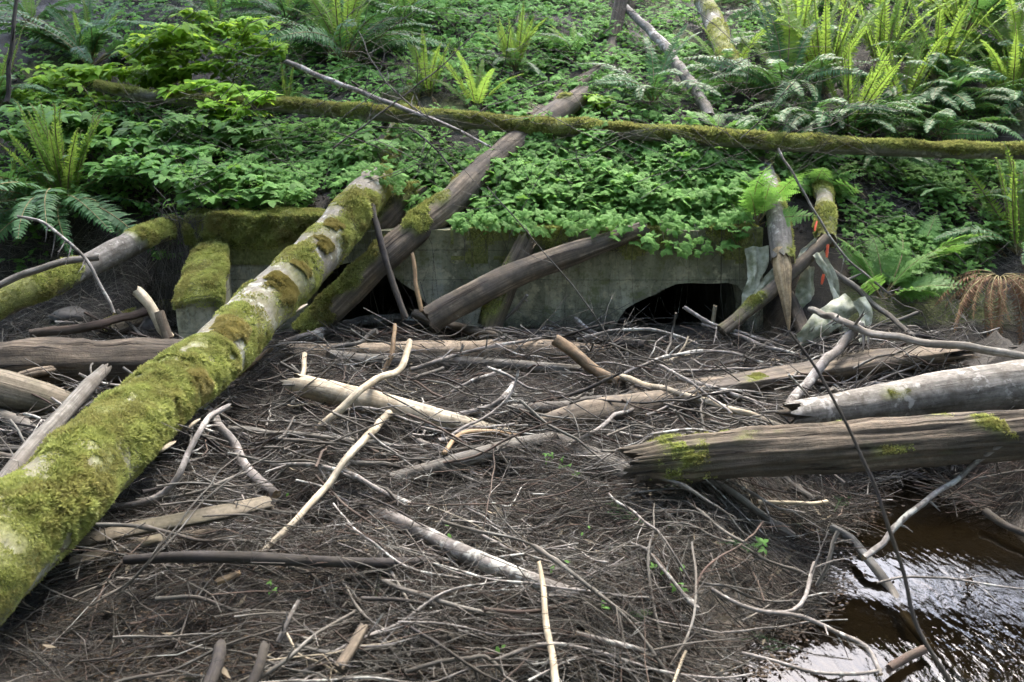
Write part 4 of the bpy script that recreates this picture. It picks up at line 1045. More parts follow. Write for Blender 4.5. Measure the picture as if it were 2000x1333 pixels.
BR = [
 ('branch', 'silver', 'white lichen-spotted branch lying below the left culvert opening', 22, 20, [(560, 672), (610, 658), (655, 640), (700, 630), (745, 624), (800, 624), (850, 632)], 2, .12),
 ('branch', 'black', 'dark split pole along the foot of the headwall', 20, 22, [(770, 632), (850, 640), (940, 648), (1040, 655), (1140, 662), (1200, 668), (1262, 676)], 0),
 ('branch', 'brownlog', 'short brown stub pointing left at the foot of the smooth leaning log', 20, 16, [(808, 612, .16), (850, 626, .12), (905, 642, .06), (975, 656, .03)], 0),
 ('branch', 'tan', 'orange-tan curved stick poking up toward the camera in front of the bleached log', 25, 22, [(1086, 666, .24), (1115, 684, .19), (1150, 712, .12), (1180, 735, .06), (1205, 745, .03)], 0),
 ('branch', 'pale', 'crooked bleached stick standing across the pale debarked log', 16, 12, [(620, 838, .05), (665, 800, .12), (702, 765, .18), (735, 740, .18), (775, 727, .16), (790, 706, .18), (801, 668, .24)], 0),
 ('branch', 'tan', 'thin brown upright stick at the left end of the bleached rotten log', 10, 7, [(748, 728, .03), (764, 690, .12), (771, 660, .18), (770, 634, .25)], 0),
 ('branch', 'grey', 'thick grey stick lying level under the tan curved stick', 22, 24, [(998, 800), (1060, 796, .05), (1120, 793, .06), (1180, 782, .07), (1240, 790, .05), (1310, 790, .02)], 1, .1),
 ('branch', 'silver', 'thin crooked branch lying across the bleached rotten log', 9, 5, [(800, 722, .07), (850, 708, .10), (890, 694, .11), (950, 680, .1), (1010, 668, .1), (1072, 658, .06)], 4, .12),
 ('branch', 'pale', 'long pale straight stick running right below the tan curved stick', 13, 12, [(1215, 738, .06), (1290, 760, .07), (1370, 782, .07), (1450, 808, .07), (1532, 834, .05)], 0),
 ('branch', 'silver', 'long arched thin branch rising from the tan stick toward the birch stick', 7, 6, [(1205, 738, .05), (1260, 712, .08), (1320, 694, .11), (1385, 684, .12), (1450, 696, .1), (1505, 716, .06)], 1),
 ('branch', 'silver', 'long thin level stick meeting the arched branch at its right end', 7, 6, [(1300, 722, .04), (1400, 722, .05), (1500, 719, .06), (1600, 722, .06), (1640, 726, .05)], 0),
 ('branch', 'pale', 'pale straight stick leaning to the lower left of the debarked log', 11, 15, [(512, 1078, .05), (570, 1024, .1), (640, 948, .14), (695, 876, .14), (760, 808, .1)], 0),
 ('branch', 'silver', 'crooked lichen-grey branch with a white tip beside the big mossy log', 15, 10, [(205, 990, .05), (260, 985, .07), (322, 962, .1), (352, 930, .16), (366, 888, .22), (392, 835, .28), (418, 808, .3), (446, 793, .32)], 2, .15),
 ('branch', 'silver', 'dark-barked straight stick sloping down right from beside the fungi', 14, 20, [(405, 795, .1), (430, 830, .1), (460, 875, .08), (490, 925, .05), (540, 965, .02)], 0),
 ('branch', 'silver', 'white-barked branch sloping right across the middle left of the jam', 9, 10, [(500, 902, .07), (560, 908, .08), (620, 912, .08), (680, 928, .08), (740, 955, .07), (800, 985, .05)], 3, .15),
 ('branch', 'grey', 'grey stick level under the pale straight leaning stick', 12, 10, [(450, 838, .06), (540, 846, .07), (640, 856, .07), (740, 868, .06), (830, 885, .05)], 0),
 ('branch', 'red', 'peeling reddish birch stick above the rotten grey log', 18, 15, [(62, 652, .09), (120, 645, .12), (175, 640, .15), (235, 622, .16), (300, 606, .12)], 1, .06),
 ('branch', 'pale', 'cut pale stake leaning in front of the wing wall', 20, 18, [(268, 568, 5.15), (292, 600, 5.15), (318, 640, 5.15), (335, 660, 5.15)], 0),
 ('branch', 'brownlog', 'short brown stub beside the cut pale stake', 18, 20, [(312, 610, 5.1), (320, 635, 5.1), (328, 662, 5.1)], 0),
 ('branch', 'silver', 'thin bare branch bending down from under the fern at the left edge', 6, 7, [(36, 424, 4.9), (85, 436, 4.9), (130, 470, 4.9), (172, 512, 4.9), (198, 560, 4.9), (222, 612, 4.9)], 3, .15),
 ('branch', 'grey', 'dark bare pole resting on the half mossy log at the left edge', 14, 13, [(-10, 562, 4.85), (60, 530, 4.95), (125, 512, 5.05), (192, 503, 5.15)], 0),
 ('branch', 'grey', 'bent grey branch leaning on the wing wall', 8, 7, [(390, 640, .04), (400, 600, .2), (425, 558, .3), (460, 536, .35), (502, 530, .35)], 3, .12),
 ('branch', 'grey', 'long grey pole running from the white fabric to the right edge', 13, 17, [(1584, 605, .3), (1640, 625, .28), (1700, 650, .24), (1800, 668, .2), (1900, 680, .2), (2030, 702, .2)], 4, .14),
 ('branch', 'silver', 'flaky birch stick leaning on the weathered split log under the long grey pole', 17, 22, [(1682, 634, .2), (1645, 672, .22), (1610, 710, .22), (1585, 738, .14), (1555, 775, .06), (1535, 800, .02)], 0),
 ('branch', 'silver', 'pale thin branch lying in front of the right culvert opening', 8, 6, [(1372, 634, .06), (1430, 652, .08), (1500, 678, .09), (1560, 692, .05)], 2),
 ('branch', 'silver', 'pale arched branch in front of the right culvert opening', 7, 5, [(1128, 664, .06), (1190, 648, .1), (1260, 644, .12), (1310, 652, .08), (1360, 672, .03)], 1),
 ('branch', 'grey', 'thin stick standing up in the right culvert opening', 5, 4, [(1300, 700, .03), (1312, 655, .14), (1320, 612, .3)], 1, .1),
 ('branch', 'pale', 'small cut stub standing in the right culvert opening', 8, 8, [(1392, 640, .02), (1397, 598, 6.0)], 0),
 ('branch', 'black', 'dark stake leaning across the left culvert opening', 13, 12, [(726, 400, 5.9), (745, 478, 5.82), (770, 560, 5.75), (792, 620, 5.7)], 0),
 ('branch', 'tan', 'thin brown stake standing right of the dark stake at the left opening', 8, 9, [(805, 496, 5.9), (812, 550, 5.85), (821, 606, 5.8)], 0),
 ('branch', 'grey', 'thin grey leaning stick at the foot of the headwall near its middle', 8, 6, [(965, 640, .05), (1000, 612, .15), (1030, 577, .3)], 1, .1),
 ('branch', 'silver', 'curving thin grey branch in the middle of the jam ending at a fork', 14, 8, [(870, 818, .06), (905, 806, .08), (960, 792, .1), (985, 772, .12), (1002, 750, .14)], 4, .12),
 ('branch', 'silver', 'long thin stick rising across the pale debarked log', 6, 5, [(850, 870, .05), (900, 840, .1), (965, 805, .14), (1000, 765, .2), (1015, 724, .26)], 2, .1),
 ('branch', 'tan', 'hooked pale-tan root in the centre of the jam', 9, 11, [(867, 886, .08), (885, 862, .09), (915, 843, .1), (960, 846, .07), (1010, 852, .03)], 0),
 ('branch', 'grey', 'slanting grey stick left of the hooked root', 9, 8, [(762, 912, .03), (830, 892, .05), (900, 878, .06), (975, 866, .04)], 1),
 ('branch', 'silver', 'pale short stick between the black pole and the grey sunken log', 8, 6, [(880, 768, .05), (920, 745, .08), (978, 726, .08)], 0),
 ('branch', 'grey', 'straight thin stick under the bleached rotten log', 7, 7, [(810, 740, .05), (840, 728, .07), (865, 720, .07)], 0),
 ('branch', 'pale', 'pale splintered stick standing upright at the bottom of the picture', 8, 16, [(1052, 1097, .16), (1060, 1150, .12), (1072, 1240, .08), (1084, 1345, .06)], 0),
 ('branch', 'silver', 'thin crooked branch crossing the pale splintered stick at the bottom', 5, 5, [(840, 1100, .08), (900, 1118, .1), (970, 1136, .11), (1040, 1140, .11), (1120, 1152, .1), (1200, 1160, .08), (1270, 1172, .05)], 3, .14),
 ('branch', 'grey', 'thick thin-barked branch in the lower left centre of the jam', 10, 8, [(745, 1134, .05), (800, 1155, .08), (870, 1178, .08), (940, 1195, .07), (1028, 1198, .04)], 2),
 ('branch', 'red', 'long reddish bramble stem running across the lower middle of the jam', 3, 3, [(800, 984, .08), (880, 986, .1), (980, 982, .1), (1080, 968, .1), (1150, 935, .1)], 2),
 ('branch', 'red', 'thin reddish bramble stem hanging down through the lower middle of the jam', 3, 2, [(965, 868, .1), (962, 930, .12), (948, 1000, .1), (935, 1060, .05)], 1),
 ('branch', 'silver', 'long thin branch curving down right toward the stream', 5, 5, [(1190, 965, .06), (1240, 1005, .1), (1290, 1045, .11), (1325, 1092, .1), (1350, 1140, .06)], 3, .15),
 ('branch', 'red', 'long purple-brown twig curving beside the mud at the lower right', 5, 4, [(1352, 1180, .05), (1372, 1120, .1), (1410, 1085, .12), (1455, 1060, .12), (1492, 1020, .1)], 3, .14),
 ('branch', 'silver', 'long grey branch lying over the mud at the lower right', 8, 8, [(1390, 1150, .06), (1430, 1172, .08), (1475, 1192, .08), (1530, 1195, .09), (1572, 1165, .12), (1590, 1100, .16)], 2),
 ('branch', 'silver', 'grey branch running from the mud out over the water', 8, 10, [(1500, 1195, .08), (1570, 1205, .12), (1630, 1232, .14), (1690, 1262, .14), (1720, 1320, .1)], 2, .1),
 ('branch', 'silver', 'thin grey branch along the lower edge of the stream', 6, 7, [(1450, 1275, .06), (1520, 1290, .1), (1590, 1315, .13), (1660, 1318, .13), (1720, 1310, .11)], 2),
 ('branch', 'grey', 'dark sunken branch lying in the stream', 16, 20, [(1622, 1030, .08), (1665, 1050, .1), (1700, 1100, .08), (1745, 1160, .05), (1790, 1240, .04), (1850, 1300, .03), (1920, 1350, .03)], 0),
 ('branch', 'silver', 'forked branch leaning from the stream up to the decayed log at the right', 12, 9, [(1690, 1088, .14), (1728, 1060, .2), (1745, 1030, .26), (1800, 985, .34), (1870, 935, .42), (1930, 885, .52), (2010, 828, .6)], 2, .12),
 ('branch', 'silver', 'thin level twig over the stream carrying a dry leaf clump', 5, 4, [(1712, 1138, .12), (1760, 1128, .16), (1830, 1128, .18), (1890, 1135, .18), (2020, 1152, .18)], 1),
 ('branch', 'grey', 'mossy-tipped stick standing at the edge of the stream', 7, 8, [(1595, 1145, .04), (1612, 1105, .14), (1625, 1060, .22), (1640, 1040, .26)], 2, .08),
 ('branch', 'pale', 'pale bare stick on the bank below the decayed log', 8, 8, [(1478, 980, .05), (1530, 980, .08), (1580, 982, .09), (1616, 980, .08)], 0),
 ('branch', 'silver', 'thin branch sloping from under the decayed log to the pale bank stick', 6, 5, [(1420, 935, .06), (1470, 965, .1), (1520, 992, .1), (1572, 1005, .07)], 2),
 ('branch', 'grey', 'curved thin branch crossing the sandy bank low in the picture', 6, 5, [(1310, 1300, .06), (1345, 1240, .1), (1362, 1160, .14), (1352, 1060, .1)], 2),
 ('branch', 'pale', 'short pale twig standing on the mud at the bottom', 6, 7, [(1340, 1272, .1), (1328, 1305, .08), (1312, 1345, .06)], 0),
 ('branch', 'silver', 'mossy grey stick on the bank stones at the bottom', 10, 9, [(1125, 1238, .06), (1180, 1250, .08), (1230, 1262, .08), (1262, 1275, .06)], 0),
 ('branch', 'red', 'cut brown branch end floating at the lower right edge of the stream', 17, 17, [(1735, 1305, .1), (1770, 1282, .12), (1802, 1268, .13)], 0),
 ('branch', 'black', 'charred thick stick in the bottom left litter', 26, 22, [(405, 1345, .06), (420, 1300, .07), (428, 1265, .07)], 0),
 ('branch', 'black', 'second charred stick leaning right of the first in the bottom litter', 22, 18, [(490, 1345, .06), (508, 1305, .09), (522, 1262, .1)], 0),
 ('branch', 'brownlog', 'brown broken chunk lying at the bottom between the charred sticks and the stake', 24, 20, [(660, 1310, .05), (690, 1270, .07), (712, 1228, .07)], 0),
 ('branch', 'grey', 'long brown stick rising from the bottom left litter', 10, 6, [(500, 1325, .05), (560, 1290, .08), (625, 1240, .1), (690, 1195, .08)], 1),
 ('branch', 'silver', 'thin lichen stick standing in the bottom left litter', 9, 7, [(540, 1250, .06), (560, 1215, .1), (582, 1172, .14)], 1, .08),
 ('branch', 'tan', 'short orange-brown wood piece under the black pole', 14, 10, [(428, 1135, .04), (450, 1128, .05), (464, 1122, .04)], 0),
 ('branch', 'grey', 'long crooked branch in the lower centre ending near the stake', 9, 8, [(795, 1310, .05), (860, 1290, .08), (920, 1285, .09), (950, 1284, .08), (990, 1320, .05)], 2, .1),
 ('branch', 'silver', 'arched twig left of the reddish bramble in the lower left', 4, 5, [(650, 985, .1), (700, 1040, .1), (760, 1085, .1), (820, 1115, .08), (900, 1130, .06)], 3, .14),
 ('branch', 'grey', 'straight stick crossing above the splintered grey board', 7, 6, [(275, 985, .06), (340, 972, .09), (410, 950, .12), (480, 925, .1)], 2),
 ('branch', 'twig', 'fine long bowed twig over the left side of the jam', 4, 3, [(180, 1185, .06), (260, 1130, .12), (330, 1050, .2), (400, 960, .26), (470, 880, .24)], 2),
 ('branch', 'twig', 'second fine bowed twig crossing the splintered grey board', 4, 3, [(220, 1170, .06), (300, 1090, .14), (380, 1000, .2), (450, 935, .22), (540, 880, .14)], 1),
 ('branch', 'red', 'thin bent red-brown twig right of the splintered grey board', 5, 5, [(615, 928, .12), (640, 955, .1), (690, 1000, .08), (740, 1030, .05)], 1),
 ('branch', 'pale', 'short pale stub standing left of the debarked log', 10, 10, [(595, 692, .2), (592, 730, .14), (568, 798, .05)], 0),
 ('branch', 'tan', 'bark-peeled stick under the far side of the big mossy log', 11, 9, [(462, 735, .06), (495, 712, .1), (530, 680, .1)], 0),
 ('branch', 'grey', 'bent thick stick at the left end of the bleached rotten log', 10, 12, [(650, 678, .05), (700, 672, .08), (720, 656, .12), (735, 648, .15)], 0),
 ('branch', 'silver', 'pair-forked grey stick lying right of the debarked log', 8, 8, [(1100, 880, .05), (1150, 850, .1), (1190, 820, .1), (1250, 790, .06)], 2),
 ('branch', 'silver', 'pale thin branch looping over the jam below the weathered split log', 6, 5, [(1290, 715, .08), (1330, 735, .12), (1380, 770, .12), (1430, 810, .08)], 1),
 ('branch', 'silver', 'thin bowed branch under the pale straight stick', 5, 5, [(1262, 812, .05), (1330, 782, .1), (1390, 768, .1), (1450, 762, .08), (1490, 772, .05)], 2),
 ('branch', 'silver', 'thin slanting pale twig leaning on the smooth grey log at the right', 8, 6, [(1696, 822, .2), (1725, 792, .28), (1745, 763, .34)], 0),
 ('branch', 'twig', 'bare thin twig with small buds rising before the headwall', 3, 2, [(1250, 745, .04), (1190, 660, 5.3), (1120, 560, 5.25), (1060, 490, 5.2), (1005, 425, 5.2), (950, 365, 5.2)], 7, .3),
 ('branch', 'black', 'black bent twig rising close before the camera over the right logs', 9, 5, [(1870, 1370, 2.35), (1800, 1230, 2.4), (1762, 1100, 2.45), (1715, 960, 2.5), (1665, 855, 2.55), (1605, 740, 2.6), (1540, 650, 2.65)], 0),
 ('branch', 'silver', 'long bare twig bending down in front of the mossy post at the right', 5, 4, [(1520, 290, 6.0), (1560, 360, 5.9), (1600, 430, 5.85), (1650, 500, 5.8), (1700, 545, 5.75), (1742, 575, 5.75)], 1),
 ('branch', 'grey', 'dark branch slanting down right under the lady ferns', 12, 9, [(1612, 520, 5.9), (1680, 570, 5.7), (1720, 605, 5.6), (1790, 660, 5.3)], 1),
 ('branch', 'twig', 'bare twig spray hanging from the mossy pole near its middle', 4, 3, [(800, 250, 6.7), (850, 290, 6.6), (890, 340, 6.5), (930, 400, 6.4)], 8, .35),
 ('branch', 'twig', 'bare dark twig rising above the mossy pole near its middle', 4, 2, [(650, 290, 6.7), (760, 210, 6.7), (860, 130, 6.7), (930, 60, 6.7)], 6, .3),
 ('branch', 'twig', 'thin bare dark twigs crossing the mossy pole left of its middle', 4, 2, [(900, 255, 6.55), (820, 220, 6.6), (740, 140, 6.7), (700, 60, 6.8)], 6, .35),
 ('branch', 'black', 'dark thin sapling stem standing at the top left corner', 9, 6, [(12, 200, 6.2), (22, 100, 6.2), (35, -20, 6.2)], 2),
 ('branch', 'black', 'black half sunk stick at the right edge of the stream', 16, 12, [(1925, 1000, .06), (1965, 1025, .06), (2020, 1052, .05)], 0),
 ('branch', 'grey', 'thin twig lying over the earth bank at the right edge', 5, 4, [(1900, 935, .1), (1960, 925, .12), (2010, 920, .12)], 1),
]
for b in BR: branch(*b[:6], *(b[6:]))

# a dry leaf clump caught on the level twig
def leafclump(c, n, size):
    g = Geo(); r = np.random.default_rng(3)
    tv = np.array([(0, -.25, 0), (.5, 0, .1), (0, .25, 0), (-.5, 0, .12)]); tf = np.array([(0, 1, 2, 3)])
    pos = np.array(c) + r.normal(0, 1, (n, 3)) * np.array([.45, .45, .8]) * size
    scatter(g, tv, tf, pos, frames(r.normal(0, 1, (n, 3)), r.random(n) * 6), size * r.uniform(.5, 1.1, n), r.normal(0, .2, n))
    return g
tag(leafclump(D(1893, 1140, depth_of(T(1893, 1140, .17))), 60, .022).build('leaf_clump', M['litterleaf'], smooth=False), 'brown dry leaf clump caught on the level twig over the stream', 'dead leaves')

# ------------------------------------------------------------------ loose sticks: one object each
EDGE_Y = [925, 960, 1010, 1085, 1165, 1255, 1345]; EDGE_X = [1750, 1700, 1660, 1602, 1592, 1530, 1455]
def jam_ok(px, py):
    """how thickly the jam is covered with sticks at this pixel"""
    if py < 640: return 0.0
    if px < 330 and 700 < py < 1000 and (px < 330 and px * -0.9 + 1080 < py): return 0.2
    edge = np.interp(py, [640, 720, 800, 930, 960, 1000, 1090, 1170, 1250, 1340], [1900, 1850, 1900, 1900, 1720, 1660, 1600, 1590, 1520, 1450])
    if px > edge: return 0.0
    d = 1.0
    if py > 1130 and px < 600: d = 0.12
    if py > 1080 and px > 1330: d = 0.28
    if px < 380 and py < 740: d = 0.6
    return d

def random_stick(px, py, length, rad, ang, bend, tilt, lift, nseg=6):
    c = T(px, py, lift)
    dx, dy = math.cos(ang), math.sin(ang)
    pts = []
    for k in range(nseg + 1):
        t = k / nseg - 0.5
        x = c.x + dx * length * t - dy * bend * length * (t * t - 0.1)
        y = c.y + dy * length * t + dx * bend * length * (t * t - 0.1)
        y = min(y, 6.05) if abs(x) < 2.7 else y
        pts.append(Vector((x, y, max(H(x, y), WATER) + lift + tilt * t * length)))
    return pts

STICKL = {
 'twig': 'thin dark brown stick lying loose among the others in the debris jam',
 'silver': 'thin silvery grey stick lying loose among the others in the debris jam',
 'grey': 'weathered grey stick lying loose among the others in the debris jam',
 'red': 'thin reddish brown stick lying loose among the others in the debris jam',
 'black': 'thin blackened wet stick lying loose among the others in the debris jam',
 'pale': 'short bleached bare stick lying loose among the others in the debris jam',
}
cnt = 0
while cnt < 285:
    py = 650 + 690 * rng.random() ** 1.15
    px = rng.uniform(0, 1900)
    if rng.random() > jam_ok(px, py): continue
    mat = rng.choices(list(STICKL), [6, 3.5, 4, 2.0, 2.2, 1.0])[0]
    L = rng.uniform(0.35, 1.15) if mat != 'pale' else rng.uniform(0.2, 0.5)
    rad = rng.choice([0.0025, 0.003, 0.004, 0.005, 0.006, 0.008] if py > 930 else [0.005, 0.007, 0.009, 0.012, 0.016]) * rng.uniform(0.8, 1.2)
    ang = rng.gauss(0, 0.5) if rng.random() < 0.7 else rng.uniform(0, math.pi)
    pts = random_stick(px, py, L, rad, ang, rng.gauss(0, 0.13), rng.gauss(0, 0.2), rng.uniform(0.015, 0.10))
    pts = [p + Vector((rng.gauss(0, 1), rng.gauss(0, 1), rng.gauss(0, .7))) * L * 0.012 for p in pts]
    pp, rr = smooth_path(pts, [rad, rad * 0.4], 0.03, 0.006, cnt)
    rr = [q * (1 + (0.5 if rng.random() < 0.07 else 0.0)) for q in rr]   # knots
    g = Geo(); put_tube(g, pp, rr, sides=8 if rad > .007 else 6, rough=0.16, ridge=0.10, freq=18, jag=(rad, rad))
    if rng.random() < 0.75: add_twigs(g, pp, rr, rng.randint(1, 4), L * 0.25, cnt)
    tag(g.build('stick', M[mat]), STICKL[mat], 'stick', 'loose sticks in the debris jam')
    cnt += 1

gs = {k: Geo() for k in ('twig', 'silver', 'grey', 'red', 'black')}
k = 0
while k < 1250:
    py = 650 + 690 * rng.random() ** (1.9 if k % 2 else 0.9)
    px = rng.uniform(0, 1900)
    if rng.random() > jam_ok(px, py) or nz(px * .006, py * .010, 40) < rng.uniform(-.5, .15): continue
    L = rng.uniform(0.2, 0.8); rad = rng.uniform(0.0022, 0.0068) * (1.25 if py < 900 else 0.7)
    ang = rng.gauss(0, 0.5) if rng.random() < 0.6 else rng.uniform(0, math.pi)
    pts = random_stick(px, py, L, rad, ang, rng.gauss(0, 0.12), rng.gauss(0, 0.3 if py < 900 else 0.15), rng.uniform(0.01, 0.14 if py < 900 else 0.06))
    pts = [p + Vector((rng.gauss(0, 1), rng.gauss(0, 1), rng.gauss(0, .7))) * L * 0.012 for p in pts]
    pp, rr = smooth_path(pts, [rad, rad * 0.4], 0.06, 0.005, k + .5)
    g = gs[rng.choices(list(gs), [6, 3, 4, 1.5, 2])[0]]
    put_tube(g, pp, rr, sides=6, rough=0.15, freq=18, tint=rng.gauss(0, .2))
    if rng.random() < .6: add_twigs(g, pp, rr, rng.randint(1, 3), L * .25, k)
    k += 1
for k_, g in gs.items():
    tag(g.build('small_sticks', M[k_]), 'smaller broken sticks heaped in the log jam', None, None, 'stuff')

# ------------------------------------------------------------------ fine twigs, needles and chips that nobody could count
def box_area(x0, x1, y0, y1, n=400):
    return lambda: ([rng.uniform(x0, x1) for _ in range(n)], [rng.uniform(y0, y1) for _ in range(n)])
def fine_twigs(name, mats, n, label, lmin, lmax, rmin, rmax, lift, area, horiz=0.75, bmax=0.5, tilt=0.25, zlo=-0.01):
    gs = [Geo() for _ in mats]
    k = 0
    while k < n:
        px, py = area()
        m = min(n - k, len(px))
        P, t = Tmany(px, py)
        for q in range(m):
            c = P[q]
            L = rng.uniform(lmin, lmax) * (0.6 + 0.4 * t[q] / 4)
            ang = rng.gauss(0, 0.55) if rng.random() < horiz else rng.uniform(0, math.pi)
            dx, dy = math.cos(ang), math.sin(ang)
            b = rng.uniform(-bmax, bmax); tl = rng.gauss(0, tilt); li = rng.uniform(zlo, lift) ; r0 = rng.uniform(rmin, rmax) * (0.6 + 0.8 * rng.random() ** 3)
            li *= 0.4 + 1.5 * max(0.0, nz(c[0] * 1.6, c[1] * 1.6, 77) + 0.1) if c[1] < 6.2 else 1
            a2 = rng.uniform(0, 6)
            tt = np.linspace(-.5, .5, 6)
            wgl = np.array([rng.uniform(-.03, .03) for _ in tt]) * L
            x = c[0] + dx * L * tt - dy * (b * L * (tt * tt - .1) + wgl); y = c[1] + dy * L * tt + dx * (b * L * (tt * tt - .1) + wgl)
            z = np.maximum(Hv(x, y), WATER + 0.004) + li + tl * tt * L + wgl[::-1] * 0.6
            if abs(c[0]) < 2.7: y = np.minimum(y, 6.06)
            cen = np.stack([x, y, z], 1)
            T0 = cen[-1] - cen[0]; T0 /= np.linalg.norm(T0) + 1e-9
            A = np.cross(T0, [0, 0, 1.0]); A /= np.linalg.norm(A) + 1e-9; B = np.cross(T0, A)
            ri = (r0 * (1 - 0.6 * (tt + .5)))[:, None]
            ring = [cen + ri * (A * math.cos(a) + B * math.sin(a)) for a in (0.5, 2.6, 4.7)]
            V = np.stack(ring, 1).reshape(-1, 3)
            gi = rng.randrange(len(mats))
            gs[gi].add(V, TWF, TWUV + rng.random() * 20, 0.0, rng.gauss(0, 0.18))
        k += m
    for g, mt in zip(gs, mats):
        if g.n: tag(g.build(name, M[mt]), label, None, None, 'stuff')
TWF = np.array([(i * 3 + j, i * 3 + (j + 1) % 3, i * 3 + 3 + (j + 1) % 3, i * 3 + 3 + j) for i in range(5) for j in range(3)])
TWUV = np.array([[(i * .06, j * .02), (i * .06, j * .02 + .02), (i * .06 + .06, j * .02 + .02), (i * .06 + .06, j * .02)] for i in range(5) for j in range(3)])

def jam_area(n=600, ymin=640, pw=1.0):
    def f():
        px = []; py = []
        while len(px) < n:
            b = ymin + (1345 - ymin) * rng.random() ** pw; a = rng.uniform(-20, 1920)
            if rng.random() < jam_ok(a, b): px.append(a); py.append(b)
        return px, py
    return f
fine_twigs('twig_litter', ['fill', 'twig', 'fill', 'fill', 'red', 'twig'], 7500, 'mass of fine dry twigs covering the log jam', 0.10, 0.55, 0.0012, 0.0038, 0.08, jam_area())
KN = [(rng.uniform(430, 1600), rng.uniform(655, 900), rng.uniform(18, 45)) for _ in range(30)] + [(rng.uniform(400, 1500), rng.uniform(900, 1300), rng.uniform(20, 50)) for _ in range(22)] + [(1200, 745, 45), (1230, 830, 40), (1640, 1010, 40), (1560, 960, 50), (1130, 640, 40), (1180, 700, 30)]
def knot_area():
    px, py = [], []
    for _ in range(400):
        k = rng.choice(KN); px.append(rng.gauss(k[0], k[2])); py.append(min(1340, max(645, rng.gauss(k[1], k[2] * .5))))
    return px, py
fine_twigs('twig_litter', ['fill', 'red', 'twig'], 6500, 'tangled knots of hair-fine roots and twigs in the log jam', 0.05, 0.22, 0.0009, 0.002, 0.10, knot_area, horiz=0.3, bmax=1.4, tilt=0.7)
fine_twigs('twig_litter', ['silver', 'twig', 'twig', 'grey', 'red'], 3300, 'thin grey twigs lying over the top of the log jam', 0.2, 0.85, 0.001, 0.0028, 0.11, jam_area(), horiz=0.6, bmax=0.3, tilt=0.3, zlo=0.02)
fine_twigs('twig_litter', ['twig', 'fill', 'red'], 700, 'thin twigs lying on the earth bank at the right edge', 0.15, 0.5, 0.001, 0.003, 0.05, box_area(1840, 2010, 885, 1010), horiz=0.5, tilt=0.4)
fine_twigs('twig_litter', ['fill', 'twig', 'black'], 900, 'wet twigs and stems along the edge of the stream', 0.08, 0.35, 0.001, 0.003, 0.03, lambda: (lambda t: ([np.interp(q, EDGE_Y, EDGE_X) + rng.gauss(-22, 24) for q in t], t))([rng.uniform(935, 1230) for _ in range(300)]), horiz=0.5, tilt=0.3)
fine_twigs('twig_litter', ['fill', 'black', 'twig'], 14000, 'short dark broken twig bits filling the log jam', 0.04, 0.16, 0.001, 0.003, 0.03, jam_area(), horiz=0.4, bmax=0.6, tilt=0.35)
fine_twigs('twig_litter', ['twig', 'grey'], 1200, 'fine twigs and stems scattered under the plants at the left bank', 0.15, 0.5, 0.0015, 0.004, 0.06, box_area(0, 420, 470, 660), tilt=0.4)
fine_twigs('twig_litter', ['twig', 'grey'], 900, 'fine twigs and dead stems on the bank at the right', 0.15, 0.5, 0.0015, 0.004, 0.06, box_area(1640, 2010, 330, 680), tilt=0.4)
fine_twigs('twig_litter', ['twig', 'grey'], 800, 'fine dead stems lying among the plants up the slope', 0.2, 0.7, 0.002, 0.004, 0.05, box_area(0, 2000, 0, 330), tilt=0.5)
fine_twigs('twig_litter', ['twig', 'black'], 1300, 'fine dark matted stems in the bottom left corner', 0.1, 0.35, 0.001, 0.0024, 0.03, box_area(0, 620, 1080, 1340), horiz=0.9, tilt=0.1)

def flakes(name, mat, n, label, area, smin, smax, asp, lift, flat=0.5):
    g = Geo(); px, py = [], []
    while len(px) < n:
        a, b = area(); px += a; py += b
    P, t = Tmany(px[:n], py[:n])
    tv = np.array([(0, -.5 * asp, 0), (.5, 0, .06), (0, .5 * asp, 0), (-.5, 0, .08)]); tf = np.array([(0, 1, 2, 3)])
    P[:, 2] = np.maximum(P[:, 2], WATER + 0.003) + nr.uniform(0.002, lift, n)
    zd = np.stack([nr.normal(0, flat, n), nr.normal(0, flat, n), np.ones(n)], 1)
    scatter(g, tv, tf, P, frames(zd, nr.random(n) * 6.28), nr.uniform(smin, smax, n), nr.normal(0, 0.25, n))
    return tag(g.build(name, M[mat], smooth=False), label, None, None, 'stuff')
flakes('leaf_litter', 'litterleaf', 9000, 'brown needles and bark chips covering the bottom left ground', lambda: ([rng.gauss(330, 170) for _ in range(500)], [rng.gauss(1265, 70) for _ in range(500)]), 0.008, 0.028, 0.3, 0.012)
flakes('bark_scraps', 'plank', 1500, 'scraps of bark and splintered wood between the sticks of the jam', jam_area(), 0.02, 0.075, 0.3, 0.05, 0.6)
flakes('leaf_litter', 'litterleaf', 1500, 'leaf scraps and scum along the edge of the stream', lambda: (lambda t: ([np.interp(q, EDGE_Y, EDGE_X) + rng.gauss(14, 34) for q in t], t))([rng.uniform(935, 1340) for _ in range(300)]), 0.008, 0.028, 0.5, 0.01, 0.3)
flakes('leaf_litter', 'litterdark', 16000, 'brown leaf crumbs and chips between the sticks of the jam', jam_area(), 0.006, 0.026, 0.45, 0.04, 0.8)
flakes('leaf_litter', 'litterdark', 9000, 'brown dead leaves lying between the plants up the slope', box_area(-20, 2020, -5, 460), 0.02, 0.05, 0.5, 0.03, 0.35)

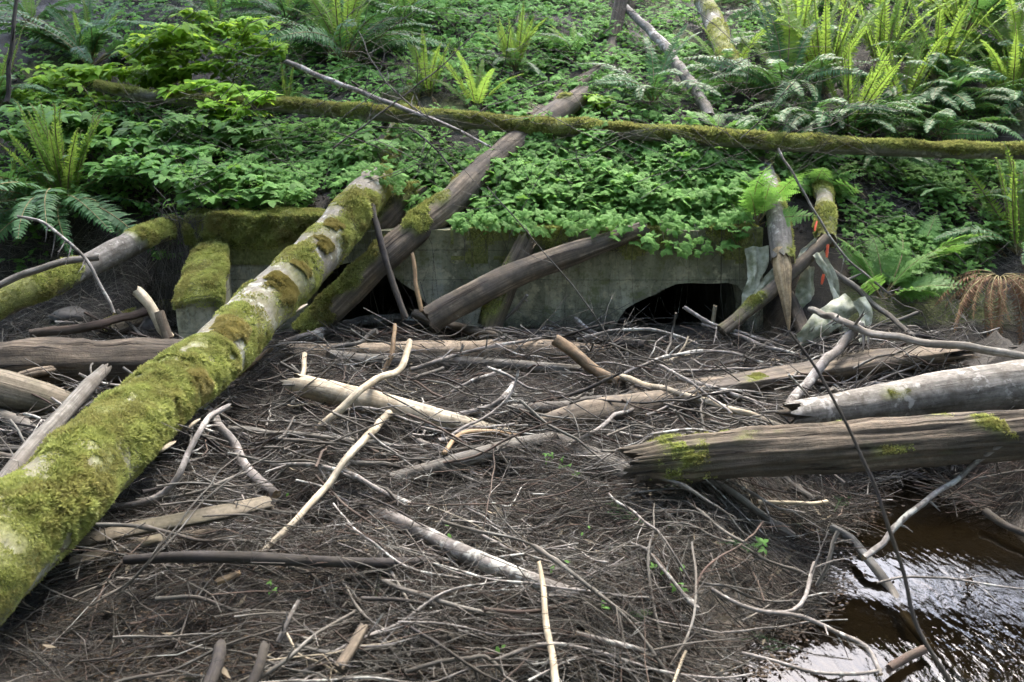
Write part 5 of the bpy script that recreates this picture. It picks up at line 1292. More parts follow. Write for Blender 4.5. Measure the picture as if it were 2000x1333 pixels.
# ------------------------------------------------------------------ ferns
def frond_mesh(kind, seed):
    r = random.Random(seed)
    g = Geo()
    n = 60
    if kind == 'old':
        a0, a1 = R(r.uniform(52, 72)), R(r.uniform(-30, -5)); curl = 0; pairs = 34; wid = 0.13; pow_ = 1.0
    elif kind == 'upright':
        a0, a1 = R(r.uniform(78, 88)), R(r.uniform(15, 62)); curl = 0; pairs = 36; wid = 0.115; pow_ = 1.3
    elif kind == 'young':
        a0, a1 = R(r.uniform(78, 92)), R(r.uniform(58, 90)); curl = R(r.uniform(110, 260)); pairs = 30; wid = 0.082; pow_ = 1.0
    elif kind == 'lady':
        a0, a1 = R(r.uniform(55, 75)), R(r.uniform(-10, 20)); curl = 0; pairs = 18; wid = 0.2; pow_ = 1.0
    else:                                                             # dead: collapsed and hanging
        a0, a1 = R(r.uniform(20, 60)), R(r.uniform(-95, -75)); curl = 0; pairs = 34; wid = 0.10; pow_ = 0.45
    pts = [Vector((0, 0, 0))]; ths = []
    sway = r.uniform(-0.45, 0.45)
    for i in range(n):
        t = i / n
        th = a0 + (a1 - a0) * t ** pow_
        if curl and t > 0.88:
            th -= curl * ((t - 0.88) / 0.12) ** 1.1
        ths.append(th)
        stp = 1 / n * (0.45 if curl and t > 0.9 else 1)
        pts.append(pts[-1] + Vector((math.cos(th), sway * t * 0.6, math.sin(th))) * stp)
    ths.append(ths[-1])
    rad = [0.0075 * (1 - 0.8 * i / n) for i in range(n + 1)]
    if curl:
        rad = [rr * (1.3 if i < n * 0.86 else 2.2 - 1.2 * (i - n * .86) / (n * .14)) for i, rr in enumerate(rad)]
    put_tube(g, pts[:int(n * .86) + 1] if curl else pts, rad[:int(n * .86) + 1] if curl else rad, sides=5, cap=False, seed=seed)
    if curl: put_tube(g, pts[int(n * .86):], rad[int(n * .86):], sides=6, cap=False, seed=seed)
    nst = g.n
    # material indices: stalk = 1, crook = 2
    g.MI = [np.full_like(m, 1) for m in g.MI]
    if curl: g.MI[-1][:] = 2; g.MI[-2][:] = 1
    V = []; F3 = []; F4 = []
    t0 = 0.16 if kind in ('old', 'upright') else (0.12 if kind == 'young' else 0.2)
    for k in range(pairs):
        u = (k + 0.5) / pairs
        t = t0 + (1 - t0) * u
        if curl and t > 0.95: continue
        i = min(n - 1, int(t * n)); f = t * n - i
        p = pts[i].lerp(pts[i + 1], f)
        tg = (pts[i + 1] - pts[i]).normalized()
        nn = Vector((-math.sin(ths[i]), 0, math.cos(ths[i])))
        if kind == 'lady': L = wid * math.sin(math.pi * min(1, 0.12 + u * 0.95) ** 0.8) * (1.05 - 0.3 * u)
        else: L = wid * min(1, 0.55 + u * 2.2) * (1 - u) ** 0.42
        if curl: L *= 1 - 0.75 * sstep(0.72, 0.95, t)
        L = max(L, 0.012)
        for s in (-1, 1):
            Lk = L * r.uniform(0.85, 1.12)
            fw = r.uniform(0.10, 0.32) + 0.35 * u
            dr = {'old': -0.12, 'upright': 0.05, 'young': 0.18, 'lady': -0.05, 'dead': -0.7}[kind] + r.gauss(0, 0.10)
            d = (Vector((0, s, 0)) + tg * fw + nn * dr).normalized()
            if kind == 'dead': d = (d + Vector((r.gauss(0, .4), r.gauss(0, .4), -0.5))).normalized()
            if kind != 'lady':
                wd = (1 - t0) / pairs * (0.80 if kind != 'dead' else 0.5)
                ax = (tg - d * tg.dot(d)).normalized()
                ax = (ax + nn * r.gauss(0, 0.22)).normalized()
                b = len(V)
                droop = nn * (-0.12 * Lk)
                V += [p - ax * wd * 0.55, p + ax * wd * 0.62, p + d * Lk * 0.55 - ax * wd * 0.42 + nn * 0.004, p + d * Lk * 0.55 + ax * wd * 0.42 + nn * 0.004, p + d * Lk + droop + ax * wd * 0.15]
                F4.append((b, b + 1, b + 3, b + 2)); F3.append((b + 2, b + 3, b + 4))
            else:
                m = 9
                ax = (tg - d * tg.dot(d)).normalized()
                b = len(V)
                V += [p - ax * 0.0016, p + ax * 0.0016, p + d * Lk + nn * (-0.1 * Lk)]
                F3.append((b, b + 1, b + 2))
                for q in range(m):
                    w_ = (q + 0.6) / m
                    pl = Lk * 0.30 * (1 - w_) ** 0.6 + 0.003
                    c = p + d * Lk * w_ + nn * (-0.1 * Lk * w_ * w_)
                    for s2 in (-1, 1):
                        d2 = (ax * s2 + d * 0.45 + nn * r.gauss(0, 0.15)).normalized()
                        wv = Lk / m * 0.42
                        b = len(V)
                        V += [c - d * wv, c + d * wv, c + d2 * pl * 0.7 + d * wv * 0.7, c + d2 * pl * 0.7 - d * wv * 0.5 + nn * .001, c + d2 * pl]
                        F4.append((b, b + 1, b + 2, b + 3)); F3.append((b + 3, b + 2, b + 4))
    V = np.array([tuple(v) for v in V])
    base = Geo()
    g.add(V, np.array(F4), None, 0.0, 0.0, 0)
    g.V.append(np.zeros((0, 3), np.float32))
    off = g.n - len(V)
    F3 = np.array(F3, np.int32)
    g.L.append((F3 + off).ravel()); g.F.append(np.full(len(F3), 3, np.int32)); g.UV.append(np.zeros((len(F3) * 3, 2), np.float32)); g.MI.append(np.zeros(len(F3), np.int32))
    leaf = {'old': 'fernold', 'upright': 'fernold', 'young': 'fernnew', 'lady': 'lady', 'dead': 'ferndead'}[kind]
    return g.mesh('frond', [M[leaf], M['rachis'], M['fiddle']], smooth=False)

FR = {'old': [frond_mesh('old', 100 + i) for i in range(7)], 'upright': [frond_mesh('upright', 130 + i) for i in range(4)], 'young': [frond_mesh('young', 150 + i) for i in range(7)],
      'lady': [frond_mesh('lady', 170 + i) for i in range(5)], 'dead': [frond_mesh('dead', 190 + i) for i in range(5)]}
# upright fronds that have opened fully but are still this year's yellow-green
for i in range(4):
    me = FR['upright'][i].copy(); me.materials[0] = M['fernnew']; FR.setdefault('fresh', []).append(me)

def fern(label, px, py, parts, cat='fern', name='sword_fern', lift=0.0, pos=None, spread=None):
    """parts: list of (kind, count, length in pixels, lean range in degrees, azimuth centre, azimuth spread)"""
    c = pos if pos is not None else T(px, py, 0) + Vector((0, 0, lift))
    d = depth_of(c)
    root = empty(name, c)
    tag(root, label, cat)
    for kind, nfr, lpx, lean, azc, azs in parts:
        L = lpx * d / FPX * (1.22 if kind in ('old', 'young', 'fresh', 'upright') else 1.0)
        if kind in ('old', 'young', 'fresh'): nfr = int(nfr * 1.5 + 0.5)
        for k in range(nfr):
            me = FR[kind][rng.randrange(len(FR[kind]))]
            o = bpy.data.objects.new('young_frond' if kind in ('young', 'fresh') else ('dead_frond' if kind == 'dead' else 'frond'), me)
            COL.objects.link(o); o.parent = root
            az = R(azc + azs * ((k + rng.uniform(0.1, 0.9)) / nfr - 0.5) * 2)
            o.rotation_euler = (R(rng.gauss(0, 24 if kind in ('old', 'lady') else 12)), R(rng.uniform(lean[0], lean[1] + (8 if kind in ('young', 'fresh') else 0))), az)
            s = L * rng.uniform(0.78, 1.12)
            o.scale = (s, s, s)
            o.location = (math.cos(az) * 0.02, math.sin(az) * 0.02, 0)
    if cat == 'fern' and name == 'sword_fern':
        for k in range(3):
            o = bpy.data.objects.new('dead_frond', FR['dead'][rng.randrange(5)]); COL.objects.link(o); o.parent = root
            o.rotation_euler = (0, R(rng.uniform(0, 25)), R(rng.uniform(-170, -10))); q = 95 * d / FPX * rng.uniform(.7, 1.2); o.scale = (q, q, q)
    return root
# azimuth: 0 = to the right, 90 = away up the slope, -90 = towards the camera, 180 = to the left
O, U, Y, FRS, LD, DD = 'old', 'upright', 'young', 'fresh', 'lady', 'dead'
FERNS = [
 ('fern with dense upright curled young fronds above the half mossy log at the left', 132, 408, [(Y, 17, 165, (-6, 14), 0, 180), (O, 6, 230, (15, 45), -60, 55), (O, 6, 240, (15, 45), -140, 45), (O, 4, 190, (0, 20), 60, 90)]),
 ('large dark arching fern with shining fronds behind the leafy shrubs at the upper left', 178, 130, [(O, 8, 210, (0, 25), 180, 55), (O, 7, 190, (0, 25), -20, 60), (U, 3, 150, (0, 8), 90, 40), (Y, 3, 110, (0, 10), 0, 180)]),
 ('big fern with paired tall young fronds at the top, left of the middle', 672, 125, [(O, 7, 190, (0, 20), 180, 50), (O, 8, 200, (0, 20), 0, 60), (FRS, 5, 190, (0, 14), 90, 80), (Y, 5, 170, (0, 14), -20, 120)]),
 ('small fern with pale young fronds standing above the mossy pole at its left third', 838, 190, [(Y, 5, 105, (0, 12), 0, 160), (FRS, 2, 100, (0, 15), 100, 60), (O, 3, 90, (10, 25), 180, 60)]),
 ('bright yellow-green young fern standing just above the mossy pole', 930, 222, [(FRS, 6, 112, (2, 22), 0, 160), (Y, 2, 90, (0, 14), 60, 90)]),
 ('bright tufted fern with many curled tips up the slope above the yellow-green fern', 1006, 140, [(Y, 11, 100, (0, 13), 0, 180), (FRS, 3, 95, (5, 15), 60, 120), (O, 5, 110, (10, 30), 190, 50), (O, 3, 100, (15, 30), -50, 60)]),
 ('dark fern with drooping old fronds below the upright snag', 1275, 205, [(U, 4, 150, (0, 10), 90, 100), (O, 9, 140, (10, 32), -90, 120), (O, 4, 150, (0, 20), 180, 40), (DD, 6, 90, (0, 20), -90, 100)]),
 ('large dark fern left of the bright fern bank, with one tall upright frond', 1530, 195, [(O, 10, 190, (0, 22), 180, 60), (U, 3, 190, (0, 10), 100, 60), (FRS, 3, 190, (0, 8), 60, 60), (O, 4, 150, (0, 25), -60, 60)]),
 ('glowing fern with a row of curled tips in the middle of the fern bank', 1610, 185, [(Y, 14, 150, (-2, 14), 0, 170), (FRS, 5, 170, (0, 14), 80, 100), (O, 4, 160, (5, 25), -90, 90)]),
 ('pale young fern with hanging silvery old fronds just above the right part of the pole', 1660, 262, [(Y, 11, 150, (0, 16), 0, 170), (O, 7, 150, (0, 22), -110, 80), (O, 4, 150, (0, 15), 10, 60)]),
 ('tall glowing fern behind the right part of the fern bank', 1722, 140, [(FRS, 7, 170, (0, 16), 60, 130), (Y, 8, 150, (0, 10), 0, 180), (O, 5, 160, (5, 25), 0, 60)]),
 ('fern with strongly hooked young tips at the right end of the fern bank', 1765, 220, [(Y, 8, 140, (0, 16), 20, 120), (O, 8, 150, (5, 28), -20, 90), (FRS, 2, 130, (0, 20), 10, 40)]),
 ('wide backlit fern filling the upper right corner', 1880, 75, [(FRS, 9, 190, (5, 25), 90, 110), (O, 9, 200, (0, 25), -10, 120), (Y, 5, 130, (0, 10), 90, 100)]),
 ('dark spreading fern below the backlit corner fern', 1870, 225, [(O, 10, 160, (0, 28), 190, 80), (O, 6, 150, (5, 25), -30, 70), (U, 2, 130, (0, 15), 90, 40)]),
 ('bright fern with upright young fronds at the right edge above the pole', 1972, 220, [(Y, 9, 140, (0, 14), 0, 180), (FRS, 5, 140, (5, 20), 150, 80), (O, 6, 150, (10, 30), 200, 60)]),
 ('tall thin young fern at the right edge below the pole', 1990, 500, [(Y, 6, 190, (0, 8), 120, 90), (O, 4, 150, (5, 25), 180, 50)]),
 ('backlit fern at the very top, left of the corner fern', 1655, 30, [(FRS, 6, 110, (0, 20), 90, 120), (O, 7, 120, (0, 25), 0, 180)]),
 ('half shaded fern with arching fronds beside the mossy upper trunk', 1420, 170, [(O, 8, 130, (0, 25), 90, 180), (FRS, 4, 130, (0, 20), 60, 120)]),
 ('pale grey-fronded fern on the bank between the pole and the lady ferns', 1885, 402, [(O, 4, 120, (5, 25), 170, 50), (O, 3, 100, (5, 25), -30, 60)]),
 ('small fern with a single white-shining frond on the right bank', 1920, 478, [(O, 3, 90, (0, 20), 160, 50), (LD, 3, 90, (0, 20), -20, 70)]),
 ('fern with curled upright fronds cut by the left edge', -8, 215, [(Y, 6, 150, (0, 12), 30, 120), (O, 5, 150, (5, 25), 0, 60)]),
 ('small dark fern under the mossy pole left of the bare branch', 560, 205, [(O, 6, 90, (0, 25), 0, 180), (Y, 2, 70, (0, 10), 0, 180)]),
 ('low dark fern at the top edge between the big fern and the tufted fern', 790, 60, [(O, 8, 130, (0, 25), 90, 180), (FRS, 3, 120, (0, 20), 90, 100), (Y, 3, 110, (0, 10), 0, 180)]),
 ('small arching fern left of the snag foot', 1120, 112, [(O, 6, 90, (0, 25), 180, 90), (FRS, 3, 80, (10, 25), 150, 60)]),
 ('shaded fern at the top left edge', 60, 50, [(O, 7, 130, (0, 25), 0, 180), (FRS, 2, 90, (0, 10), 90, 60)]),
 ('low fern whose old fronds droop under the glowing fern bank', 1500, 262, [(O, 8, 110, (10, 30), -100, 110)]),
 ('dark fern with shining leaflets hanging over the pole toward the right edge', 1835, 270, [(O, 7, 130, (5, 25), -120, 90), (O, 3, 120, (5, 25), 150, 40)]),
 ('tall fern with pale uncurling tips just right of the mossy upper trunk', 1555, 120, [(FRS, 5, 150, (0, 16), 90, 120), (Y, 8, 150, (0, 14), 0, 170), (O, 8, 150, (0, 25), 180, 100)]),
 ('deep green fern low in the middle of the fern bank behind the pole', 1590, 250, [(O, 12, 140, (5, 30), -90, 110), (U, 3, 110, (0, 15), 90, 60)]),
 ('fern with a fan of glowing fronds just below the backlit corner fern', 1830, 165, [(FRS, 6, 150, (0, 22), 60, 110), (Y, 7, 150, (0, 12), 0, 170), (O, 9, 150, (5, 25), -60, 120)]),
 ('bushy fern at the right edge between the corner fern and the bright upright fern', 1985, 140, [(FRS, 7, 150, (0, 22), 120, 100), (O, 10, 160, (0, 28), 190, 100)]),
 ('fern sprawling at the top edge right of the mossy upper trunk', 1530, 40, [(O, 10, 130, (0, 25), 0, 180), (FRS, 4, 120, (0, 20), 60, 90)]),
 ('top edge fern with backlit fronds left of the upper right corner', 1770, 15, [(FRS, 8, 120, (0, 25), 90, 130), (O, 9, 140, (0, 25), 0, 180)]),
 ('upper left fern behind the tallest lime-green shrub', 420, 60, [(O, 10, 130, (0, 25), 0, 180), (Y, 3, 110, (0, 10), 0, 180), (U, 2, 110, (0, 10), 90, 60)]),
 ('dark fern at the top edge between the lime-green shrub and the big paired fern', 560, 45, [(O, 10, 130, (0, 25), 0, 180), (FRS, 2, 110, (0, 15), 60, 60)]),
 ('low dark fern at the left edge below the shrubs', 20, 380, [(O, 9, 150, (0, 28), 0, 120), (Y, 2, 100, (0, 10), 0, 90)]),
 ('low shaded fern under the right part of the pole', 1720, 320, [(O, 8, 90, (5, 30), -90, 110)]),
]
for f in FERNS: fern(*f)
fern('tall lady fern whose bright top rises over the mossy pole', 1478, 440, [(LD, 2, 175, (-20, -8), -90, 40), (LD, 6, 150, (-5, 30), -60, 120), (LD, 4, 130, (5, 35), 180, 60)], name='lady_fern')
fern('bright lady fern spreading flat fronds over the bank right of the white fabric', 1722, 585, [(LD, 5, 190, (-5, 20), 10, 35), (LD, 5, 170, (-20, 5), 110, 50), (LD, 4, 150, (0, 25), -60, 60)], name='lady_fern')
fern('smaller lady fern behind the spreading one on the right bank', 1790, 520, [(LD, 5, 130, (-5, 20), 60, 120), (LD, 3, 120, (5, 25), -40, 60)], name='lady_fern')
fern('lady fern leaning over the barkless trunk right of the leafy mound', 1590, 375, [(LD, 6, 120, (0, 25), -40, 100), (LD, 3, 110, (0, 20), 190, 50)], name='lady_fern')
fern('small lady fern sprouting on the left end of the fern-topped pole', 1400, 250, [(LD, 4, 75, (0, 20), 90, 150)], name='lady_fern', pos=D(1402, 258, 6.9))
fern('collapsed brown dead fern at the right edge above the logs', 1950, 545, [(DD, 40, 165, (-15, 25), -110, 130)], pos=T(1955, 655, 0) + Vector((0, 0.12, 0.40)), name='dead_fern')
fern('brown dead frond bunch hanging on the mossy post', 1625, 350, [(DD, 7, 120, (0, 25), -95, 40)], name='dead_fern')
fern('brown dead fronds hanging over the bank behind the dead fern', 1850, 480, [(DD, 8, 90, (0, 25), -90, 90)], name='dead_fern')

# ------------------------------------------------------------------ leaves: templates
def lobed_leaf():
    half = [(0.02, 0.0), (0.22, 0.16), (0.26, 0.36), (0.44, 0.24), (0.60, 0.34), (0.72, 0.17), (1.0, 0.0)]
    V = []; F = []
    for ang, sc in ((0, 1.0), (1.15, 0.85), (-1.15, 0.85)):
        b = len(V)
        V.append((0.45, 0, 0.03))
        out = half + [(x, -y) for x, y in half[-2:0:-1]]
        for x, y in out: V.append((x, y, -0.10 * abs(y) - 0.12 * x * x))
        m = len(out)
        for i in range(m): F.append((b, b + 1 + i, b + 1 + (i + 1) % m))
        ca, sa = math.cos(ang), math.sin(ang)
        for i in range(b, len(V)):
            x, y, z = V[i]; x *= sc; y *= sc
            V[i] = (x * ca - y * sa, x * sa + y * ca, z)
    return np.array(V), np.array(F)
LV, LF = lobed_leaf()

def ovate_leaf(tri=True):
    half = [(0.0, 0.0), (0.16, 0.17), (0.40, 0.27), (0.62, 0.23), (0.84, 0.10), (1.0, 0.0)]
    V = []; F = []
    for ang, sc in (((0, 1.0), (1.35, 0.78), (-1.35, 0.78)) if tri else ((0, 1.0),)):
        b = len(V)
        mid = [(x, 0, 0.05 - 0.22 * x * x) for x, _ in half]
        lf = [(x, y, 0.02 - 0.22 * x * x + 0.16 * y) for x, y in half]
        rt = [(x, -y, 0.02 - 0.22 * x * x + 0.16 * y) for x, y in half]
        V += mid + lf[1:-1] + rt[1:-1]
        m = len(half)
        L_ = [b] + [b + m + i for i in range(m - 2)] + [b + m - 1]
        R_ = [b] + [b + m + m - 2 + i for i in range(m - 2)] + [b + m - 1]
        for i in range(m - 1):
            for side, fl in ((L_, False), (R_, True)):
                q = [b + i, b + i + 1, side[i + 1], side[i]]
                q = list(dict.fromkeys(q))
                tri_ = [(q[0], q[1], q[2])] + ([(q[0], q[2], q[3])] if len(q) == 4 else [])
                F += [t[::-1] if fl else t for t in tri_]
        ca, sa = math.cos(ang), math.sin(ang)
        for i in range(b, len(V)):
            x, y, z = V[i]; x = x * sc + (0.03 if tri else 0); y *= sc; V[i] = (x * ca - y * sa, x * sa + y * ca, z)
    return np.array(V), np.array(F)
OV3, OF3 = ovate_leaf(True)
OV1, OF1 = ovate_leaf(False)

def leaf_rot(n, tilt=0.35, lean=(0, -0.35)):
    z = np.stack([nr.normal(lean[0], tilt, n), nr.normal(lean[1], tilt, n), np.ones(n)], 1)
    return frames(z, nr.random(n) * 6.28)

def ell(cx, cy, rx, ry, n):
    a = nr.random(n) * 6.28; r = np.sqrt(nr.random(n))
    return cx + np.cos(a) * r * rx, cy + np.sin(a) * r * ry

def cover(name, label, mat, blobs, tv, tf, smin, smax, hmin, hmax, tilt=0.35, clump=0.0, stems=True, extra=None):
    g = Geo(); gs = Geo()
    for cx, cy, rx, ry, n in blobs:
        px, py = ell(cx, cy, rx, ry, n)
        P, t = Tmany(px, py)
        if clump:
            kf = np.array([nz(p[0] * 2.2, p[1] * 2.2, 31) for p in P])
            k = kf > nr.uniform(-clump, clump * 0.4, n) - 0.1
            P = P[k]
        m = len(P)
        h = nr.uniform(hmin, hmax, m) * np.array([0.75 + 0.8 * nz(p[0] * 2.5, p[1] * 2.5, 3) for p in P])
        h = np.maximum(h, 0.02)
        Q = P + np.stack([nr.normal(0, 0.03, m), nr.normal(-0.02, 0.03, m), h], 1)
        scatter(g, tv, tf, Q, leaf_rot(m, tilt), nr.uniform(smin, smax, m), nr.normal(0, 0.14, m))
        if stems:
            for i in range(0, m, 2):
                a, b = P[i], Q[i]
                wv = 0.0018
                gs.add(np.array([a + (-wv, 0, 0), a + (wv, 0, 0), b + (wv * .6, 0, 0), b + (-wv * .6, 0, 0), a + (0, wv, 0), b + (0, wv, 0)]), np.array([(0, 1, 2, 3), (1, 4, 5, 2), (4, 0, 3, 5)]))
    if extra is not None:
        Q = extra; m = len(Q)
        scatter(g, tv, tf, Q, leaf_rot(m, tilt, (0, -0.7)), nr.uniform(smin, smax, m), nr.normal(0, 0.14, m))
    o = g.build(name, M[mat], smooth=False)
    tag(o, label, None, None, 'stuff')
    if stems and gs.n:
        tag(gs.build('plant_stems', M['stem']), 'thin stems under ' + label, None, None, 'stuff')

# leaves that hang over the wall's edge
ex = []
for _ in range(420):
    px = rng.uniform(890, 1462); lowest = np.interp(px, [890, 1000, 1200, 1260, 1340, 1440, 1462], [452, 450, 462, 480, 500, 485, 455])
    py = rng.uniform(415, lowest)
    ex.append(tuple(D(px, py, rng.uniform(5.92, 6.3))))
cover('ground_cover', 'dense mound of divided green leaves spilling over the headwall', 'cover',
      [(1220, 375, 250, 70, 3600), (1340, 400, 130, 80, 1500), (1010, 400, 100, 55, 800), (1150, 310, 160, 30, 900), (1000, 330, 60, 40, 250), (1380, 320, 110, 40, 600)], LV, LF, 0.04, 0.10, 0.05, 0.32, tilt=0.42, extra=np.array(ex))
cover('ground_cover', 'green leafy ground cover between the left shrubs and the big mossy log', 'cover',
      [(480, 395, 140, 35, 700), (620, 320, 120, 60, 900), (680, 250, 90, 40, 350), (850, 340, 70, 40, 350), (560, 300, 90, 50, 300), (830, 400, 60, 40, 200), (700, 385, 50, 30, 150), (775, 290, 50, 60, 260), (330, 455, 60, 20, 60), (110, 440, 130, 30, 160), (40, 500, 60, 40, 50)], LV, LF, 0.04, 0.085, 0.04, 0.24, clump=0.35, extra=np.array([tuple(D(rng.gauss(738, 34), rng.gauss(345, 14), rng.uniform(6.05, 6.5))) for _ in range(130)]))
cover('ground_cover', 'sparse small green leaves on the shaded upper slope', 'cover',
      [(900, 50, 330, 60, 4500), (900, 0, 700, 25, 2500), (590, 145, 130, 55, 900), (1290, 80, 90, 60, 700), (1340, 215, 90, 40, 450), (930, 260, 120, 40, 400), (1120, 150, 100, 50, 500), (1050, 150, 240, 70, 1900), (450, 50, 320, 60, 1800), (1400, 70, 140, 70, 900), (760, 130, 160, 70, 900), (1130, 230, 160, 40, 700), (1330, 120, 80, 80, 350), (620, 230, 160, 30, 350), (130, 120, 200, 60, 500)], LV, LF, 0.035, 0.07, 0.03, 0.18, clump=0.5)
cover('ground_cover', 'leafy ground cover on the right bank below the mossy pole', 'cover',
      [(1740, 370, 130, 55, 1200), (1860, 430, 140, 90, 1500), (1800, 520, 130, 60, 900), (1700, 450, 60, 80, 500), (1560, 350, 80, 40, 450), (1940, 340, 70, 30, 350), (1680, 330, 200, 20, 400)], LV, LF, 0.032, 0.06, 0.03, 0.17, clump=0.45)
cover('ground_cover', 'small leaves among the fern bank at the upper right', 'cover',
      [(1700, 250, 280, 40, 1100), (1500, 110, 130, 70, 700), (1780, 60, 200, 60, 900), (1950, 150, 80, 90, 400)], OV3, OF3, 0.03, 0.05, 0.03, 0.2, clump=0.4)
cover('ground_cover', 'shaded trifoliate leaves around the foot of the left shrubs', 'shrub',
      [(300, 330, 240, 90, 1500), (60, 330, 90, 90, 450), (150, 230, 180, 60, 700), (330, 480, 40, 40, 40), (450, 220, 130, 60, 500)], OV3, OF3, 0.035, 0.065, 0.04, 0.25, clump=0.5)

# ------------------------------------------------------------------ the leafy shrubs at the left
def shrub(label, bx, by, tips, mat, n_per, spread, size, d_off=0.0):
    """tips: pixel places of the spray centres; depth runs with the shrub's foot"""
    base = T(bx, by, 0)
    d0 = depth_of(base) + d_off
    root = empty('leafy_shrub', base); tag(root, label, 'shrub')
    g = Geo()
    for k, (tx, ty) in enumerate(tips):
        tip = D(tx, ty, d0 + rng.uniform(-0.35, 0.25))
        mid = base.lerp(tip, 0.55) + Vector((rng.uniform(-.06, .06), rng.uniform(-.06, .06), 0.10))
        b0 = base + Vector((rng.uniform(-.08, .08), rng.uniform(-.08, .08), -0.02))
        pp, rr = smooth_path([b0, mid, tip], [0.006, 0.0045, 0.002], 0.06, 0.012, k)
        sg = Geo(); put_tube(sg, pp, rr, sides=5, cap=False)
        so = sg.build('stem', M['stem'], root); so.location = -base
        n = int(n_per * 1.7)
        cen = np.array(tip)[None] + nr.normal(0, 1, (n, 3)) * np.array([spread, spread * 0.8, spread * 0.22])
        alongn = max(3, n // 4)
        al = np.array([tuple(pp[int(len(pp) * q)]) for q in nr.uniform(0.4, 0.98, alongn)]) + nr.normal(0, 0.035, (alongn, 3))
        Q = np.concatenate([cen, al])
        scatter(g, OV3, OF3, Q, leaf_rot(len(Q), 0.28, (0, -0.25)), nr.uniform(size * 0.9, size * 2.0, len(Q)), nr.normal(0, 0.12, len(Q)))
        # side stalks that carry the leaves
        for q in cen[::2]:
            a = np.array(tuple(pp[int(len(pp) * rng.uniform(.6, .98))])); wv = 0.0016
            sg2 = np.array([a + (0, 0, -wv), a + (0, 0, wv), q + (0, 0, wv * .6), q + (0, 0, -wv * .6)])
            g.add(sg2, np.array([(0, 1, 2, 3)]), None, 0, -0.3)
    o = g.build('foliage', M[mat], root, smooth=False); o.location = -base
SH = [
 ('tallest lime-green shrub catching the light behind the left end of the mossy pole', 335, 215, [(300, 80), (345, 60), (380, 75), (270, 105), (320, 120), (290, 150), (360, 110), (375, 30), (355, 140)], 'lime', 26, 0.10, 0.075),
 ('lime-green shrub just right of the tallest one behind the pole', 440, 195, [(430, 55), (470, 65), (510, 80), (400, 90), (450, 100), (490, 45), (535, 90), (420, 130)], 'lime', 24, 0.10, 0.07),
 ('light green shrub hanging over the left end of the mossy pole', 240, 300, [(130, 140), (190, 135), (240, 140), (170, 150), (90, 160), (120, 195), (60, 185), (300, 140)], 'lime', 24, 0.10, 0.07, 0.7),
 ('mid green shrub drooping over the pole below the tall lime-green shrub', 390, 320, [(360, 235), (420, 225), (470, 245), (340, 255), (400, 265), (450, 275), (290, 250), (500, 255)], 'shrub', 24, 0.10, 0.075),
 ('darker green shrub at the left between the two curled ferns', 190, 320, [(60, 215), (120, 230), (170, 240), (80, 250), (220, 235), (40, 265), (150, 275)], 'shrub', 22, 0.10, 0.075),
 ('mid green shrub in front of the slope left of the middle below the pole', 320, 390, [(250, 280), (300, 285), (350, 290), (280, 315), (330, 330), (390, 300), (230, 330), (270, 360)], 'shrub', 24, 0.10, 0.07),
 ('low green shrub above the mossy coping block', 450, 410, [(400, 330), (450, 345), (500, 330), (430, 375), (480, 385), (540, 370), (390, 385), (370, 350)], 'shrub', 20, 0.10, 0.062),
 ('fresh green leafy shrub drooping in front of the left part of the mossy pole', 440, 300, [(400, 165), (450, 175), (500, 190), (350, 180), (470, 215), (420, 205)], 'lime', 16, 0.09, 0.07, -0.1),
 ('small bright leafed sapling standing above the pole at the end of the leaning brown log', 1160, 225, [(1150, 190), (1175, 195), (1160, 215)], 'lime', 5, 0.05, 0.085),
 ('low fresh green shrub under the bare twigs left of the leaning brown log', 740, 330, [(700, 265), (740, 285), (680, 300), (720, 320)], 'shrub', 16, 0.09, 0.06),
 ('small shrub rooted in the gap between wing wall and half mossy log', 330, 520, [(330, 498), (345, 520), (352, 500)], 'shrub', 6, 0.035, 0.05),
]
for s in SH: shrub(*s)

# ------------------------------------------------------------------ torn white fabric and orange tapes
def strip(pts, wpxs, mat, parent, name, thick=0.002, wave=0.05, seed=0.0):
    P = [D(*p) for p in pts]
    ws = [w_ * depth_of(p) / FPX * 0.5 for w_, p in zip(wpxs, P)]
    pp, rr = smooth_path(P, ws, 0.02)
    g = Geo(); V = []; n = len(pp); m = 9
    for i in range(n):
        t = (pp[min(i + 1, n - 1)] - pp[max(i - 1, 0)]).normalized()
        view = (pp[i] - Vector((0, 0, CAMZ))).normalized()
        # the strip's width lies in the plane of the wall, turning a little
        sd_ = t.cross(Vector((0.25 * math.sin(seed + i * .09), 1, 0.3 * math.sin(seed * 2 + i * .06)))).normalized()
        nn = sd_.cross(t).normalized()
        for j in range(m):
            u = j / (m - 1) * 2 - 1
            fray = 1 + 0.10 * nz(i * .35 + seed, u * 2, 1)
            V.append(tuple(pp[i] + sd_ * rr[i] * u * fray + nn * (wave * nz(i * .14 + seed, u * 1.6, 2) + wave * 0.35 * nz(i * .4 + seed, u * 4, 7) + 0.25 * rr[i] * u * u)))
    V = np.array(V)
    ii = np.arange(n * m).reshape(n, m)
    F = np.stack([ii[:-1, :-1], ii[:-1, 1:], ii[1:, 1:], ii[1:, :-1]], 2).reshape(-1, 4)
    off = np.array([0, thick, 0])
    g.add(V, F); g.add(V + off, F[:, ::-1])
    rg = np.array(list(ii[0]) + list(ii[1:, -1]) + list(ii[-1, -2::-1]) + list(ii[-2:0:-1, 0])); k = len(rg)
    g.add(np.concatenate([V[rg], V[rg] + off]), np.array([(a, (a + 1) % k, k + (a + 1) % k, k + a) for a in range(k)]))
    o = g.build(name, M[mat], parent)
    if parent is not None: o.location = -parent.location
    return o
fb = empty('torn_fabric', T(1590, 655, 0)); tag(fb, 'torn grimy white fabric sheet hanging in strips right of the right culvert opening', 'fabric')
